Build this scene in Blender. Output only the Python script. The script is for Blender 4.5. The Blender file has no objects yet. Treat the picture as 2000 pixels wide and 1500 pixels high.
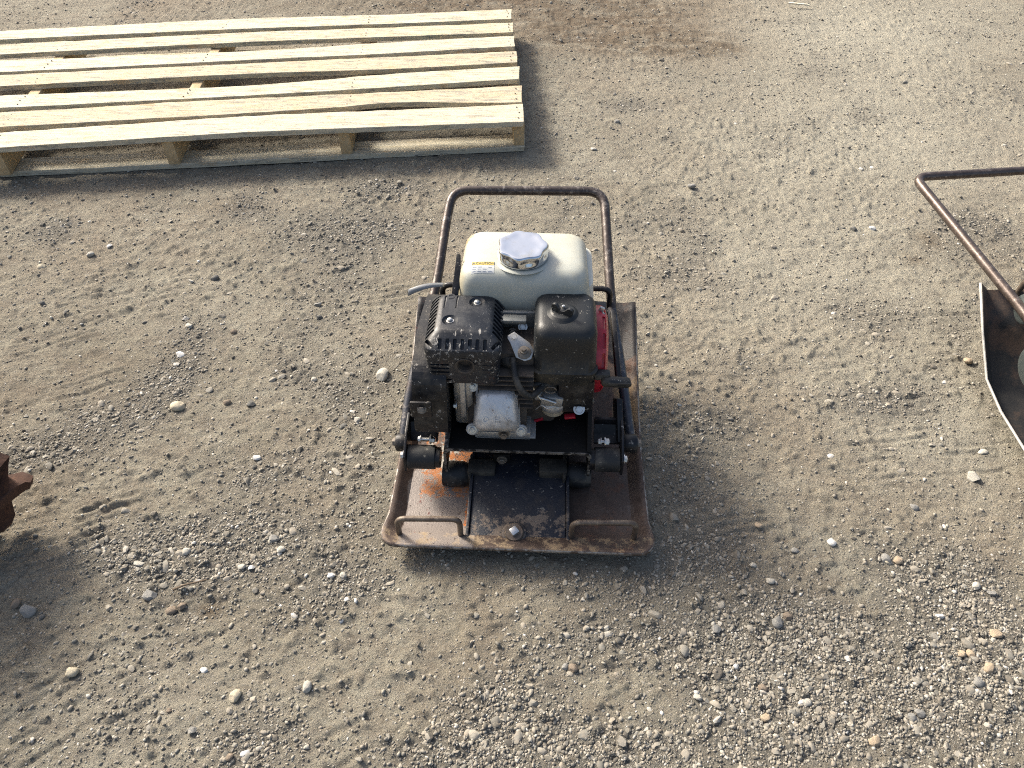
import bpy, bmesh, math, random
import numpy as np
from mathutils import Vector, Matrix, noise as mnoise

random.seed(7); np.random.seed(7)
R = math.radians
scene = bpy.context.scene
C = scene.collection

# ------------------------------------------------------------------ camera
CAM_H, PITCH, FPX = 1.25, R(45), 1450.0
cam = bpy.data.cameras.new('camera'); cam_o = bpy.data.objects.new('camera', cam); C.objects.link(cam_o)
cam.sensor_width = 36; cam.lens = 36 * FPX / 2000; cam.clip_start = .02; cam.clip_end = 1000
cam_o.location = (0, 0, CAM_H); cam_o.rotation_euler = (R(90) - PITCH, 0, 0)
scene.camera = cam_o
scene.cycles.filter_width = 1.05
scene.cycles.use_denoising = False
scene.cycles.use_adaptive_sampling = False
scene.cycles.sample_clamp_indirect = 1.5
scene.cycles.caustics_reflective = False
scene.cycles.max_bounces = 5; scene.cycles.diffuse_bounces = 3; scene.cycles.glossy_bounces = 3

# ------------------------------------------------------------------ sky and sun
SUN_EL, SUN_AZ = R(37), R(-48)           # azimuth measured from +Y (away from camera), negative = left
w = bpy.data.worlds.new('World'); scene.world = w; w.use_nodes = True
nt = w.node_tree; bg = nt.nodes['Background']
sky = nt.nodes.new('ShaderNodeTexSky'); sky.sky_type = 'NISHITA'; sky.sun_disc = False
sky.sun_elevation = SUN_EL; sky.sun_rotation = SUN_AZ; sky.dust_density = 6.5; sky.air_density = 1.0; sky.ozone_density = .6
nt.links.new(sky.outputs[0], bg.inputs[0]); bg.inputs[1].default_value = .13
sl = bpy.data.lights.new('sun', 'SUN'); sl.energy = 3.5; sl.angle = R(14); sl.color = (1, .94, .84)
so = bpy.data.objects.new('sun', sl); C.objects.link(so)
sd = Vector((math.sin(SUN_AZ) * math.cos(SUN_EL), math.cos(SUN_AZ) * math.cos(SUN_EL), math.sin(SUN_EL)))
so.rotation_euler = sd.to_track_quat('Z', 'Y').to_euler(); so.location = sd * 20
vs = scene.view_settings
vs.view_transform = 'Standard'; vs.look = 'None'; vs.exposure = .88; vs.gamma = 1; vs.use_curve_mapping = False

# ------------------------------------------------------------------ measuring helpers (photo pixel -> point of the place at a known height or depth)
Fd = Vector((0, math.cos(PITCH), -math.sin(PITCH))); Ud = Vector((0, math.sin(PITCH), math.cos(PITCH)))
CP = Vector((0, 0, CAM_H))
def ray(px, py): return Fd + Vector((1, 0, 0)) * ((px - 1000) / FPX) + Ud * ((750 - py) / FPX)
def WZ(px, py, z=0.):
    d = ray(px, py); return CP + d * ((z - CAM_H) / d.z)
class Frame:
    def __init__(s, o, yaw): s.o = Vector(o); s.yaw = yaw; s.m = Matrix.Rotation(yaw, 3, 'Z'); s.i = s.m.inverted()
    def cam(s, px, py): return s.i @ (CP - s.o), s.i @ ray(px, py)
    def x(s, px, py, v): c, d = s.cam(px, py); return c + d * ((v - c.x) / d.x)
    def y(s, px, py, v): c, d = s.cam(px, py); return c + d * ((v - c.y) / d.y)
    def z(s, px, py, v): c, d = s.cam(px, py); return c + d * ((v - c.z) / d.z)
    def plane(s, px, py, p, n): c, d = s.cam(px, py); p = Vector(p); n = Vector(n); return c + d * ((p - c).dot(n) / d.dot(n))

# ------------------------------------------------------------------ materials
def nd(t, k, **kw):
    n = t.nodes.new(k)
    for a, b in kw.items(): setattr(n, a, b)
    return n
def pmat(name, c1, c2=None, scale=20, rough=.5, metal=0., bump=0., bscale=200, layers=(), coat=0., rough2=None, stretch=(1, 1, 1), spec=None, detail=6):
    """base colour mixed c1/c2 by noise, then layers: dict(c, s, lo, hi, [m=(axis,a,b)...], r, metal)"""
    m = bpy.data.materials.new(name); m.use_nodes = True; t = m.node_tree; L = t.links.new
    b = t.nodes['Principled BSDF']
    tc = nd(t, 'ShaderNodeTexCoord'); mp = nd(t, 'ShaderNodeMapping'); mp.inputs['Scale'].default_value = stretch
    L(tc.outputs['Object'], mp.inputs[0])
    sx = nd(t, 'ShaderNodeSeparateXYZ'); L(tc.outputs['Object'], sx.inputs[0])
    n0 = nd(t, 'ShaderNodeTexNoise'); n0.inputs['Scale'].default_value = scale; n0.inputs['Detail'].default_value = detail; n0.inputs['Roughness'].default_value = .65
    L(mp.outputs[0], n0.inputs[0])
    mr0 = nd(t, 'ShaderNodeMapRange'); mr0.inputs[1].default_value = .35; mr0.inputs[2].default_value = .65; L(n0.outputs[0], mr0.inputs[0])
    mx = nd(t, 'ShaderNodeMix', data_type='RGBA'); mx.inputs[6].default_value = (*c1, 1); mx.inputs[7].default_value = (*(c2 or c1), 1)
    L(mr0.outputs[0], mx.inputs[0]); col = mx.outputs[2]
    rr = nd(t, 'ShaderNodeMapRange'); rr.inputs[3].default_value = rough; rr.inputs[4].default_value = rough2 if rough2 is not None else min(1, rough + .12)
    L(mr0.outputs[0], rr.inputs[0]); ro = rr.outputs[0]
    me = None
    for k, l in enumerate(layers):
        n = nd(t, 'ShaderNodeTexNoise'); n.noise_dimensions = '4D'; n.inputs['W'].default_value = 3.7 * k + 1.3
        n.inputs['Scale'].default_value = l.get('s', 30); n.inputs['Detail'].default_value = l.get('d', 8); n.inputs['Roughness'].default_value = l.get('nr', .7)
        if 'st' in l:
            mp2 = nd(t, 'ShaderNodeMapping'); mp2.inputs['Scale'].default_value = l['st']; L(tc.outputs['Object'], mp2.inputs[0]); L(mp2.outputs[0], n.inputs[0])
        else: L(tc.outputs['Object'], n.inputs[0])
        src = n.outputs[0]
        for (ax, a, c) in l.get('m', ()):       # place bias: adds up to +.0 inside, -1 outside
            q = nd(t, 'ShaderNodeMapRange', interpolation_type='SMOOTHSTEP'); q.inputs[1].default_value = a; q.inputs[2].default_value = c
            q.inputs[3].default_value = -.45; q.inputs[4].default_value = 0
            L(sx.outputs[ax], q.inputs[0]); ad = nd(t, 'ShaderNodeMath', operation='ADD'); L(src, ad.inputs[0]); L(q.outputs[0], ad.inputs[1]); src = ad.outputs[0]
        q = nd(t, 'ShaderNodeMapRange'); q.inputs[1].default_value = l['lo']; q.inputs[2].default_value = l['hi']; q.inputs[4].default_value = l.get('a', 1); L(src, q.inputs[0])
        x = nd(t, 'ShaderNodeMix', data_type='RGBA'); x.inputs[7].default_value = (*l['c'], 1); L(q.outputs[0], x.inputs[0]); L(col, x.inputs[6]); col = x.outputs[2]
        if 'r' in l:
            x = nd(t, 'ShaderNodeMix', data_type='FLOAT'); x.inputs[3].default_value = l['r']; L(q.outputs[0], x.inputs[0]); L(ro, x.inputs[2]); ro = x.outputs[0]
        if 'metal' in l:
            x = nd(t, 'ShaderNodeMix', data_type='FLOAT'); x.inputs[3].default_value = l['metal']; L(q.outputs[0], x.inputs[0])
            if me is None: x.inputs[2].default_value = metal
            else: L(me, x.inputs[2])
            me = x.outputs[0]
    L(col, b.inputs['Base Color']); L(ro, b.inputs['Roughness'])
    if me is not None: L(me, b.inputs['Metallic'])
    else: b.inputs['Metallic'].default_value = metal
    if spec is not None: b.inputs['Specular IOR Level'].default_value = spec
    if coat: b.inputs['Coat Weight'].default_value = coat; b.inputs['Coat Roughness'].default_value = .15
    if bump:
        nb = nd(t, 'ShaderNodeTexNoise'); nb.inputs['Scale'].default_value = bscale; nb.inputs['Detail'].default_value = 4; L(mp.outputs[0], nb.inputs[0])
        bp = nd(t, 'ShaderNodeBump'); bp.inputs['Strength'].default_value = 1; bp.inputs['Distance'].default_value = bump; L(nb.outputs[0], bp.inputs['Height']); L(bp.outputs[0], b.inputs['Normal'])
    return m
X, Y, Z = 0, 1, 2
dust = (.30, .26, .20)
DL = lambda s, lo, hi, a=.6: dict(c=dust, s=s, lo=lo, hi=hi, a=a, r=.9)
M = {}
M['black'] = pmat('black_paint', (.006, .0065, .008), (.012, .0125, .015), 30, .36, bump=.0004, spec=.35, layers=[DL(22, .50, .72, .22), dict(c=(.30, .28, .25), s=110, d=4, lo=.62, hi=.64, a=.8, r=.8)])
M['guard'] = pmat('black_guard_paint', (.007, .009, .013), (.017, .021, .028), 25, .34, bump=.0003, spec=.4,
                  layers=[dict(c=(.09, .09, .088), s=30, nr=.8, lo=.50, hi=.68, a=.5, r=.7), dict(c=(.42, .40, .36), s=1.6, st=(70, 22, 40), d=4, lo=.585, hi=.62, a=.75, r=.8, m=[(Y, .30, .24)]), dict(c=(.50, .47, .42), s=75, nr=.85, lo=.585, hi=.605, a=.85, r=.8, m=[(Z, .380, .358)]), dict(c=(.4, .38, .34), s=100, d=4, lo=.625, hi=.645, a=.8, r=.8, m=[(Y, .30, .22)]), dict(c=(.10, .04, .025), s=60, lo=.58, hi=.66, a=.6, r=.8, m=[(Z, .37, .355)])])
M['plastic'] = pmat('black_plastic', (.009, .0105, .012), (.018, .0205, .022), 22, .40, bump=.00025, bscale=500, spec=.4,
                    layers=[dict(c=(.085, .072, .05), s=22, nr=.75, lo=.42, hi=.62, a=.7, r=.8, m=[(Z, .36, .30)]), dict(c=(.40, .38, .33), s=120, d=4, lo=.63, hi=.65, a=.7, r=.9)])
M['rubber'] = pmat('rubber', (.012, .014, .016), (.024, .025, .025), 40, .5, bump=.0003, spec=.35, layers=[DL(30, .48, .68, .28), dict(c=(.2, .19, .16), s=110, d=4, lo=.63, hi=.65, a=.7, r=.9)])
M['tank'] = pmat('cream_tank_paint', (.42, .43, .375), (.455, .465, .405), 8, .36, coat=.2, rough2=.42,
                 layers=[dict(c=(.40, .37, .27), s=16, nr=.75, lo=.46, hi=.62, a=.5, r=.6), dict(c=(.42, .36, .22), s=10, lo=.30, hi=.50, a=.55, m=[(X, -.098, -.122)]),
                         dict(c=(.30, .19, .08), s=45, nr=.75, lo=.40, hi=.52, a=.8, m=[(X, -.080, -.112), (Y, .425, .465)]), dict(c=(.22, .13, .07), s=70, nr=.8, lo=.57, hi=.60, a=.8, m=[(X, .105, .125)]),
                         dict(c=(.16, .14, .11), s=150, d=4, lo=.67, hi=.69, a=.8)])
M['tank2'] = pmat('pale_tank_seam', (.56, .56, .50), (.48, .475, .41), 20, .4)
M['chrome'] = pmat('chrome', (.62, .65, .69), (.56, .58, .61), 12, .09, 1., rough2=.18, bump=.00015, bscale=60, layers=[dict(c=(.36, .34, .28), s=45, nr=.8, lo=.54, hi=.66, a=.5, r=.45)])
M['alu'] = pmat('cast_aluminium', (.50, .50, .49), (.40, .40, .385), 30, .42, .75, bump=.0003, bscale=400,
                layers=[dict(c=(.20, .165, .11), s=22, lo=.52, hi=.74, a=.75, r=.8, metal=.1), dict(c=(.05, .045, .04), s=130, lo=.69, hi=.73, a=.8, r=.9, metal=0)])
M['alucover'] = pmat('valve_cover_aluminium', (.60, .61, .62), (.52, .525, .53), 30, .40, .55, bump=.0002, bscale=500,
                     layers=[dict(c=(.27, .245, .205), s=24, nr=.75, lo=.42, hi=.56, a=.7, r=.8, metal=.05, m=[(Z, .222, .205)]), dict(c=(.15, .11, .07), s=50, nr=.8, lo=.55, hi=.63, a=.7, r=.8, metal=.1), dict(c=(.06, .05, .04), s=170, lo=.68, hi=.71, a=.8, r=.9, metal=0)])
M['grey'] = pmat('grey_steel', (.16, .17, .165), (.24, .245, .235), 30, .45, .5, bump=.0002, layers=[DL(30, .55, .8, .5)])
M['zinc'] = pmat('zinc_bolt', (.62, .62, .60), (.46, .46, .44), 90, .3, .9, layers=[dict(c=(.22, .19, .14), s=80, lo=.56, hi=.75, a=.6, r=.7, metal=.2)])
M['oldbolt'] = pmat('dull_bolt', (.16, .14, .12), (.25, .22, .18), 90, .5, .6)
M['red'] = pmat('red_shroud', (.42, .012, .03), (.34, .010, .022), 25, .33, coat=.2, layers=[dict(c=(.22, .05, .05), s=30, lo=.55, hi=.8, a=.5, r=.7)])
M['bowl'] = pmat('beige_bowl', (.40, .36, .27), (.48, .43, .33), 50, .45, .3)
M['bracket'] = pmat('dusty_bracket', (.014, .014, .013), (.035, .031, .025), 20, .6, bump=.0004, layers=[dict(c=(.10, .085, .062), s=30, nr=.8, lo=.48, hi=.62, a=.6, r=.9)])
M['dark'] = pmat('dark_void', (.004, .004, .004), (.008, .008, .008), 50, .8)
M['castiron'] = pmat('muffler_pipe', (.055, .045, .038), (.11, .092, .075), 60, .7, .3)
M['tube'] = pmat('worn_tube', (.045, .036, .034), (.082, .066, .058), 45, .33, .45, bump=.00025, bscale=600,
                 layers=[dict(c=(.034, .041, .054), s=14, lo=.36, hi=.46, a=.85, r=.3, metal=.1, m=[(Z, .29, .21)]),
                         dict(c=(.30, .27, .24), s=60, nr=.8, lo=.52, hi=.62, a=.75, r=.4, metal=.4), dict(c=(.03, .027, .027), s=120, d=4, lo=.57, hi=.61, a=.8, r=.6)])
M['tube2'] = pmat('worn_tube_brown', (.070, .054, .047), (.115, .092, .08), 50, .30, .55, bump=.0002, bscale=600,
                  layers=[dict(c=(.32, .27, .24), s=80, nr=.8, lo=.53, hi=.64, a=.7, r=.35, metal=.6)])
M['loop'] = pmat('worn_lifting_rod', (.09, .065, .05), (.16, .13, .10), 60, .42, .4, bump=.0003, bscale=500, layers=[DL(70, .5, .75, .6)])
M['plate'] = pmat('rusty_plate', (.060, .042, .034), (.092, .066, .053), 30, .5, .35, bump=.0005, bscale=350, layers=[
    dict(c=(.235, .205, .185), s=12, lo=.28, hi=.36, a=.9, r=.45, metal=.25, m=[(X, -.055, -.10), (X, -.245, -.215), (Y, .30, .15)]),  # paler left floor: sunlight and sky sheen painted into the plate colour
    dict(c=(.40, .14, .035), s=34, nr=.9, lo=.485, hi=.51, a=.9, r=.85, metal=0, m=[(X, -.03, -.11), (X, -.235, -.20), (Y, .085, .15)]),
    dict(c=(.40, .12, .022), s=60, nr=.8, lo=.47, hi=.53, a=.95, r=.85, metal=0, m=[(X, -.03, -.075), (X, -.118, -.105), (Y, .03, .07)]),
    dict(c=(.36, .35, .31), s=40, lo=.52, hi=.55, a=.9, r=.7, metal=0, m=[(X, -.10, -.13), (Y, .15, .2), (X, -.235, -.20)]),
    dict(c=(.15, .062, .03), s=24, lo=.53, hi=.62, a=.5, r=.85, metal=0, m=[(X, .05, .12)]),
    dict(c=(.24, .165, .085), s=14, nr=.75, lo=.42, hi=.5, a=.75, r=.8, metal=0, m=[(X, .18, .21), (Y, .28, .32), (Y, .48, .42)]),
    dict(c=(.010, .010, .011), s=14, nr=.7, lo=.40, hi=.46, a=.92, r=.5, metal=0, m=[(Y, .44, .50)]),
    dict(c=(.11, .018, .014), s=34, lo=.60, hi=.63, a=.8, r=.8, m=[(X, -.1, -.16)]),
    dict(c=(.05, .035, .03), s=120, d=4, lo=.60, hi=.62, a=.9, r=.9), dict(c=(.16, .14, .125), s=28, nr=.85, lo=.53, hi=.62, a=.4, r=.7),
    dict(c=(.27, .20, .12), s=30, nr=.8, lo=.49, hi=.56, a=.7, r=.95, metal=0, m=[(Y, .062, .035)])])
M['platerim'] = pmat('worn_plate_edge', (.20, .175, .15), (.38, .36, .33), 60, .5, .4, layers=[dict(c=(.07, .045, .032), s=25, nr=.8, lo=.47, hi=.53, a=.85, r=.7)])
M['plate2'] = pmat('black_plate_interior', (.009, .010, .011), (.026, .024, .022), 14, .5, .1, bump=.0005, layers=[
    dict(c=(.07, .045, .032), s=9, lo=.5, hi=.6, a=.8, r=.7), dict(c=(.30, .28, .24), s=30, lo=.69, hi=.71, a=.7, r=.9)])
M['plate2rim'] = pmat('bright_plate_edge', (.45, .44, .41), (.30, .29, .27), 60, .5, .3)
M['cover'] = pmat('exciter_cover', (.008, .011, .019), (.017, .020, .027), 18, .40, spec=.35, bump=.0006, bscale=260, layers=[
    dict(c=(.055, .045, .036), s=12, lo=.50, hi=.66, a=.7, r=.7), dict(c=(.17, .135, .105), s=34, nr=.78, lo=.50, hi=.53, a=.85, r=.9, m=[(Y, .13, .075), (Y, .0, .03)]),
    dict(c=(.22, .20, .17), s=100, d=4, lo=.62, hi=.64, a=.8, r=.9), dict(c=(.15, .12, .09), s=30, lo=.40, hi=.5, a=.8, r=.95, m=[(Y, .03, .012)])])
M['deck'] = pmat('deck_paint', (.0035, .0035, .0035), (.007, .0065, .006), 25, .6, spec=.2, bump=.0004, layers=[dict(c=(.05, .035, .022), s=30, lo=.6, hi=.75, a=.6, r=.9)])
M['deckedge'] = pmat('worn_deck_edge', (.10, .09, .078), (.20, .18, .155), 60, .6, .2, layers=[dict(c=(.012, .011, .01), s=90, lo=.48, hi=.53)])
M['bluegrey'] = pmat('green_grey_housing', (.038, .050, .052), (.060, .072, .071), 20, .38, .1, bump=.0003, layers=[DL(25, .6, .8, .4)])
M['rust'] = pmat('flaky_rust', (.050, .022, .013), (.085, .038, .021), 14, .85, 0, bump=.0015, bscale=90, layers=[
    dict(c=(.14, .065, .035), s=30, nr=.8, lo=.54, hi=.62, a=.7), dict(c=(.030, .012, .010), s=22, lo=.55, hi=.65, a=.8)])
M['yellow'] = pmat('yellow_label', (.52, .40, .09), (.46, .35, .09), 60, .5)
M['whitelabel'] = pmat('white_label', (.48, .50, .50), (.42, .44, .44), 60, .5)
M['ink'] = pmat('label_ink', (.05, .05, .05), (.09, .09, .09), 60, .6)
M['inkblue'] = pmat('label_small_print', (.22, .26, .33), (.30, .33, .38), 60, .6)
M['tagmat'] = pmat('plastic_tag', (.24, .245, .25), (.18, .19, .19), 40, .25, layers=[DL(50, .55, .8, .5)])
def wood(name, c1, c2, off):
    return pmat(name, c1, c2, 9, .72, bump=.0012, bscale=120, stretch=(1.2, 14, 14), spec=.25, layers=[
        dict(c=(c1[0] * .80, c1[1] * .74, c1[2] * .62), s=6, st=(1, 18, 18), lo=.47 + off, hi=.60 + off, a=.7),
        dict(c=(.20, .195, .175), s=5, st=(2.0, 13, 13), nr=.75, lo=.51 + off, hi=.58 + off, a=.62),
        dict(c=(.10, .10, .09), s=9, st=(3, 14, 14), nr=.8, lo=.555 + off, hi=.59 + off, a=.65),
        dict(c=(.44, .29, .15), s=5, st=(1.5, 5, 5), lo=.565, hi=.64, a=.65)])
WOODS = [wood('pale_pine_%s' % n, a, b, o) for n, a, b, o in (('cream', (.60, .56, .43), (.52, .475, .345), .01), ('light', (.58, .54, .43), (.50, .45, .33), .02), ('straw', (.61, .555, .415), (.52, .455, .315), -.005), ('tan', (.56, .495, .365), (.47, .40, .28), .0))]
M['stringer'] = pmat('stringer_wood', (.56, .43, .25), (.44, .31, .16), 10, .75, bump=.0008, stretch=(10, 1.2, 10), layers=[dict(c=(.25, .19, .12), s=30, lo=.58, hi=.7, a=.6)])
M['nail'] = pmat('nail_head', (.12, .11, .095), (.20, .18, .15), 60, .6, .4)
M['twig'] = pmat('dry_twig', (.10, .07, .045), (.16, .12, .08), 60, .85)
M['splinter'] = pmat('pale_splinter', (.72, .66, .52), (.6, .54, .4), 60, .8)

# ------------------------------------------------------------------ mesh building helpers
def link(name, me, mats, parent=None, label=None, cat=None, group=None, kind=None):
    o = bpy.data.objects.new(name, me); C.objects.link(o)
    for m in (mats if isinstance(mats, (list, tuple)) else [mats]): me.materials.append(m)
    if parent: o.parent = parent
    if label: o['label'] = label
    if cat: o['category'] = cat
    if group: o['group'] = group
    if kind: o['kind'] = kind
    return o
def empty(name, loc, rz, label, cat, group=None):
    o = bpy.data.objects.new(name, None); C.objects.link(o); o.location = loc; o.rotation_euler = (0, 0, rz); o.empty_display_size = .05
    o['label'] = label; o['category'] = cat
    if group: o['group'] = group
    return o
def basis(d):
    d = Vector(d).normalized(); a = Vector((0, 0, 1)) if abs(d.z) < .9 else Vector((0, 1, 0))
    u = d.cross(a).normalized(); return u, u.cross(d).normalized(), d
class MB:
    def __init__(s): s.b = bmesh.new(); s.mi = 0
    def _add(s, f): f.material_index = s.mi; return f
    def box(s, c, size, rot=None, bev=0., seg=2):
        t = bmesh.new(); bmesh.ops.create_cube(t, size=1)
        for v in t.verts: v.co = Vector((v.co.x * size[0], v.co.y * size[1], v.co.z * size[2]))
        if bev: bmesh.ops.bevel(t, geom=t.edges[:], offset=bev, segments=seg, profile=.5, affect='EDGES', clamp_overlap=True)
        m = (rot.to_4x4() if rot else Matrix.Identity(4))
        for v in t.verts: v.co = m @ v.co + Vector(c)
        s.merge(t); return s
    def merge(s, t):
        for f in t.faces: f.material_index = s.mi
        me = bpy.data.meshes.new('t'); t.to_mesh(me); t.free(); s.b.from_mesh(me); bpy.data.meshes.remove(me)
    def cyl(s, p0, p1, r0, r1=None, n=24, cap=True, bev=0.):
        r1 = r0 if r1 is None else r1; p0 = Vector(p0); p1 = Vector(p1); u, v, d = basis(p1 - p0); Ln = (p1 - p0).length
        prof = [(0, r0 - bev), (bev, r0), (Ln - bev, r1), (Ln, r1 - bev)] if bev else [(0, r0), (Ln, r1)]
        return s.lathe(p0, d, prof, n, cap)
    def lathe(s, p0, axis, prof, n=28, cap=True, lobes=None):
        u, v, d = basis(axis); p0 = Vector(p0); rings = []
        for (h, r) in prof:
            ring = []
            for k in range(n):
                a = 2 * math.pi * k / n; rr = r
                if lobes: rr = r * lobes(a, h)
                ring.append(s.b.verts.new(p0 + d * h + (u * math.cos(a) + v * math.sin(a)) * rr))
            rings.append(ring)
        for a, b in zip(rings, rings[1:]):
            for k in range(n): s._add(s.b.faces.new((a[k], a[(k + 1) % n], b[(k + 1) % n], b[k])))
        if cap: s._add(s.b.faces.new(rings[0][::-1])); s._add(s.b.faces.new(rings[-1]))
        return s
    def tube(s, pts, r, n=12, cap=True):
        pts = [Vector(p) for p in pts]; rs = r if isinstance(r, (list, tuple)) else [r] * len(pts)
        u, v, d = basis(pts[1] - pts[0]); rings = []
        for i, p in enumerate(pts):
            t = (pts[min(i + 1, len(pts) - 1)] - pts[max(i - 1, 0)]).normalized()
            u = (u - t * u.dot(t)).normalized(); v = t.cross(u)
            rings.append([s.b.verts.new(p + (u * math.cos(2 * math.pi * k / n) + v * math.sin(2 * math.pi * k / n)) * rs[i]) for k in range(n)])
        for a, b in zip(rings, rings[1:]):
            for k in range(n): s._add(s.b.faces.new((a[k], a[(k + 1) % n], b[(k + 1) % n], b[k])))
        if cap: s._add(s.b.faces.new(rings[0][::-1])); s._add(s.b.faces.new(rings[-1]))
        return s
    def loft(s, secs, n=8, pw=None):
        """secs: (cx, cy, z, hx, hy, r) rounded rectangles stacked bottom to top"""
        rings = []
        for (cx, cy, z, hx, hy, r) in secs:
            r = min(r, hx * .999, hy * .999); ring = []
            for (sx, sy, a0) in ((1, 1, 0), (-1, 1, 90), (-1, -1, 180), (1, -1, 270)):
                for k in range(n + 1):
                    a = R(a0 + 90 * k / n)
                    ring.append(s.b.verts.new((cx + sx * (hx - r) + r * math.cos(a), cy + sy * (hy - r) + r * math.sin(a), z(cx, cy) if callable(z) else z)))
            rings.append(ring)
        m = len(rings[0])
        for a, b in zip(rings, rings[1:]):
            for k in range(m): s._add(s.b.faces.new((a[k], a[(k + 1) % m], b[(k + 1) % m], b[k])))
        s._add(s.b.faces.new(rings[0][::-1])); s._add(s.b.faces.new(rings[-1])); return s
    def prism(s, outline, origin, u, v, thick, bev=0.):
        """outline (a,b) in plane (u,v) from origin, extruded along u x v by thick"""
        u = Vector(u); v = Vector(v); nrm = u.cross(v).normalized(); o = Vector(origin); t = bmesh.new()
        a = [t.verts.new(o + u * p[0] + v * p[1]) for p in outline]; b = [t.verts.new(q.co + nrm * thick) for q in a]
        t.faces.new(a[::-1]); t.faces.new(b); n = len(a)
        for k in range(n): t.faces.new((a[k], a[(k + 1) % n], b[(k + 1) % n], b[k]))
        if bev: bmesh.ops.bevel(t, geom=t.edges[:], offset=bev, segments=2, profile=.5, affect='EDGES', clamp_overlap=True)
        s.merge(t); return s
    def hexbolt(s, c, axis, r, h, washer=True):
        c = Vector(c); d = Vector(axis).normalized()
        if washer: s.cyl(c, c + d * h * .28, r * 1.45, n=20)
        s.cyl(c + d * h * .2, c + d * h, r, n=6, bev=r * .1); s.cyl(c + d * h, c + d * h * 1.12, r * .55, n=12); return s
    def xform(s, m):
        for v in s.b.verts: v.co = m @ v.co
        return s
    def mesh(s, name, smooth=40):
        bmesh.ops.recalc_face_normals(s.b, faces=s.b.faces[:])
        me = bpy.data.meshes.new(name); s.b.to_mesh(me); s.b.free()
        for p in me.polygons: p.use_smooth = True
        me.set_sharp_from_angle(angle=R(smooth)); return me
    def build(s, name, mats, parent=None, smooth=40, **kw): return link(name, s.mesh(name, smooth), mats, parent, **kw)
def rounded(pts, r, n=6):
    """fillet a polyline"""
    pts = [Vector(p) for p in pts]; out = [pts[0]]
    for i in range(1, len(pts) - 1):
        a, b, c = pts[i - 1], pts[i], pts[i + 1]; rr = r[i - 1] if isinstance(r, (list, tuple)) else r
        da = (a - b); dc = (c - b); q = min(rr, da.length * .49, dc.length * .49)
        p0 = b + da.normalized() * q; p1 = b + dc.normalized() * q
        for k in range(n + 1):
            t = k / n; out.append(p0 * (1 - t) ** 2 + b * 2 * t * (1 - t) + p1 * t ** 2)
    out.append(pts[-1]); return out
def rrect(hx, hy, r, n=5):
    o = []
    for (sx, sy, a0) in ((1, 1, 0), (-1, 1, 90), (-1, -1, 180), (1, -1, 270)):
        for k in range(n + 1):
            a = R(a0 + 90 * k / n); o.append((sx * (hx - r) + r * math.cos(a), sy * (hy - r) + r * math.sin(a)))
    return o
def boolcut(o, cutter_mb):
    cm = cutter_mb.mesh('cut'); co = bpy.data.objects.new('cut', cm); C.objects.link(co)
    co.parent = o.parent
    md = o.modifiers.new('b', 'BOOLEAN'); md.object = co; md.operation = 'DIFFERENCE'; md.solver = 'EXACT'
    bpy.context.view_layer.update(); dg = bpy.context.evaluated_depsgraph_get()
    nm = bpy.data.meshes.new_from_object(o.evaluated_get(dg)); o.modifiers.clear(); old = o.data; nm.name = old.name; o.data = nm
    bpy.data.objects.remove(co); bpy.data.meshes.remove(cm)
    for p in nm.polygons: p.use_smooth = True
    nm.set_sharp_from_angle(angle=R(32)); return o
def text_mesh(txt, size, depth, mat_to, name, mat, parent, m4):
    cu = bpy.data.curves.new('t', 'FONT'); cu.body = txt; cu.size = size; cu.extrude = depth; cu.align_x = 'CENTER'; cu.align_y = 'CENTER'
    to = bpy.data.objects.new('t', cu); C.objects.link(to); bpy.context.view_layer.update()
    me = bpy.data.meshes.new_from_object(to.evaluated_get(bpy.context.evaluated_depsgraph_get())); me.name = name
    bpy.data.objects.remove(to); me.transform(m4); me.materials.clear(); return link(name, me, mat, parent)

# ------------------------------------------------------------------ GROUND
def lattice(seed): return np.random.RandomState(seed).rand(512, 512)
_lat = {}
def vn(x, y, f, seed):
    if seed not in _lat: _lat[seed] = lattice(seed)
    T = _lat[seed]; x = np.asarray(x) * f + 97.3; y = np.asarray(y) * f + 41.7
    xi = np.floor(x).astype(int); yi = np.floor(y).astype(int); fx = x - xi; fy = y - yi
    fx = fx * fx * (3 - 2 * fx); fy = fy * fy * (3 - 2 * fy)
    a = T[xi % 512, yi % 512]; b = T[(xi + 1) % 512, yi % 512]; c = T[xi % 512, (yi + 1) % 512]; d = T[(xi + 1) % 512, (yi + 1) % 512]
    return (a * (1 - fx) + b * fx) * (1 - fy) + (c * (1 - fx) + d * fx) * fy - .5
def fbm(x, y, f, seed, o=4, g=.55):
    s = 0; a = 1; t = 0
    for k in range(o): s = s + a * vn(x * math.cos(k) - y * math.sin(k), x * math.sin(k) + y * math.cos(k), f * 2 ** k, seed + k); t += a; a *= g
    return s / t
def px_blob(px, py, rx, ry):
    c = WZ(px, py); dep = (c - CP).dot(Fd); el = math.atan2(CAM_H, c.y)
    return c.x, c.y, rx * dep / FPX, ry * dep / FPX / math.sin(el)
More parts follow.
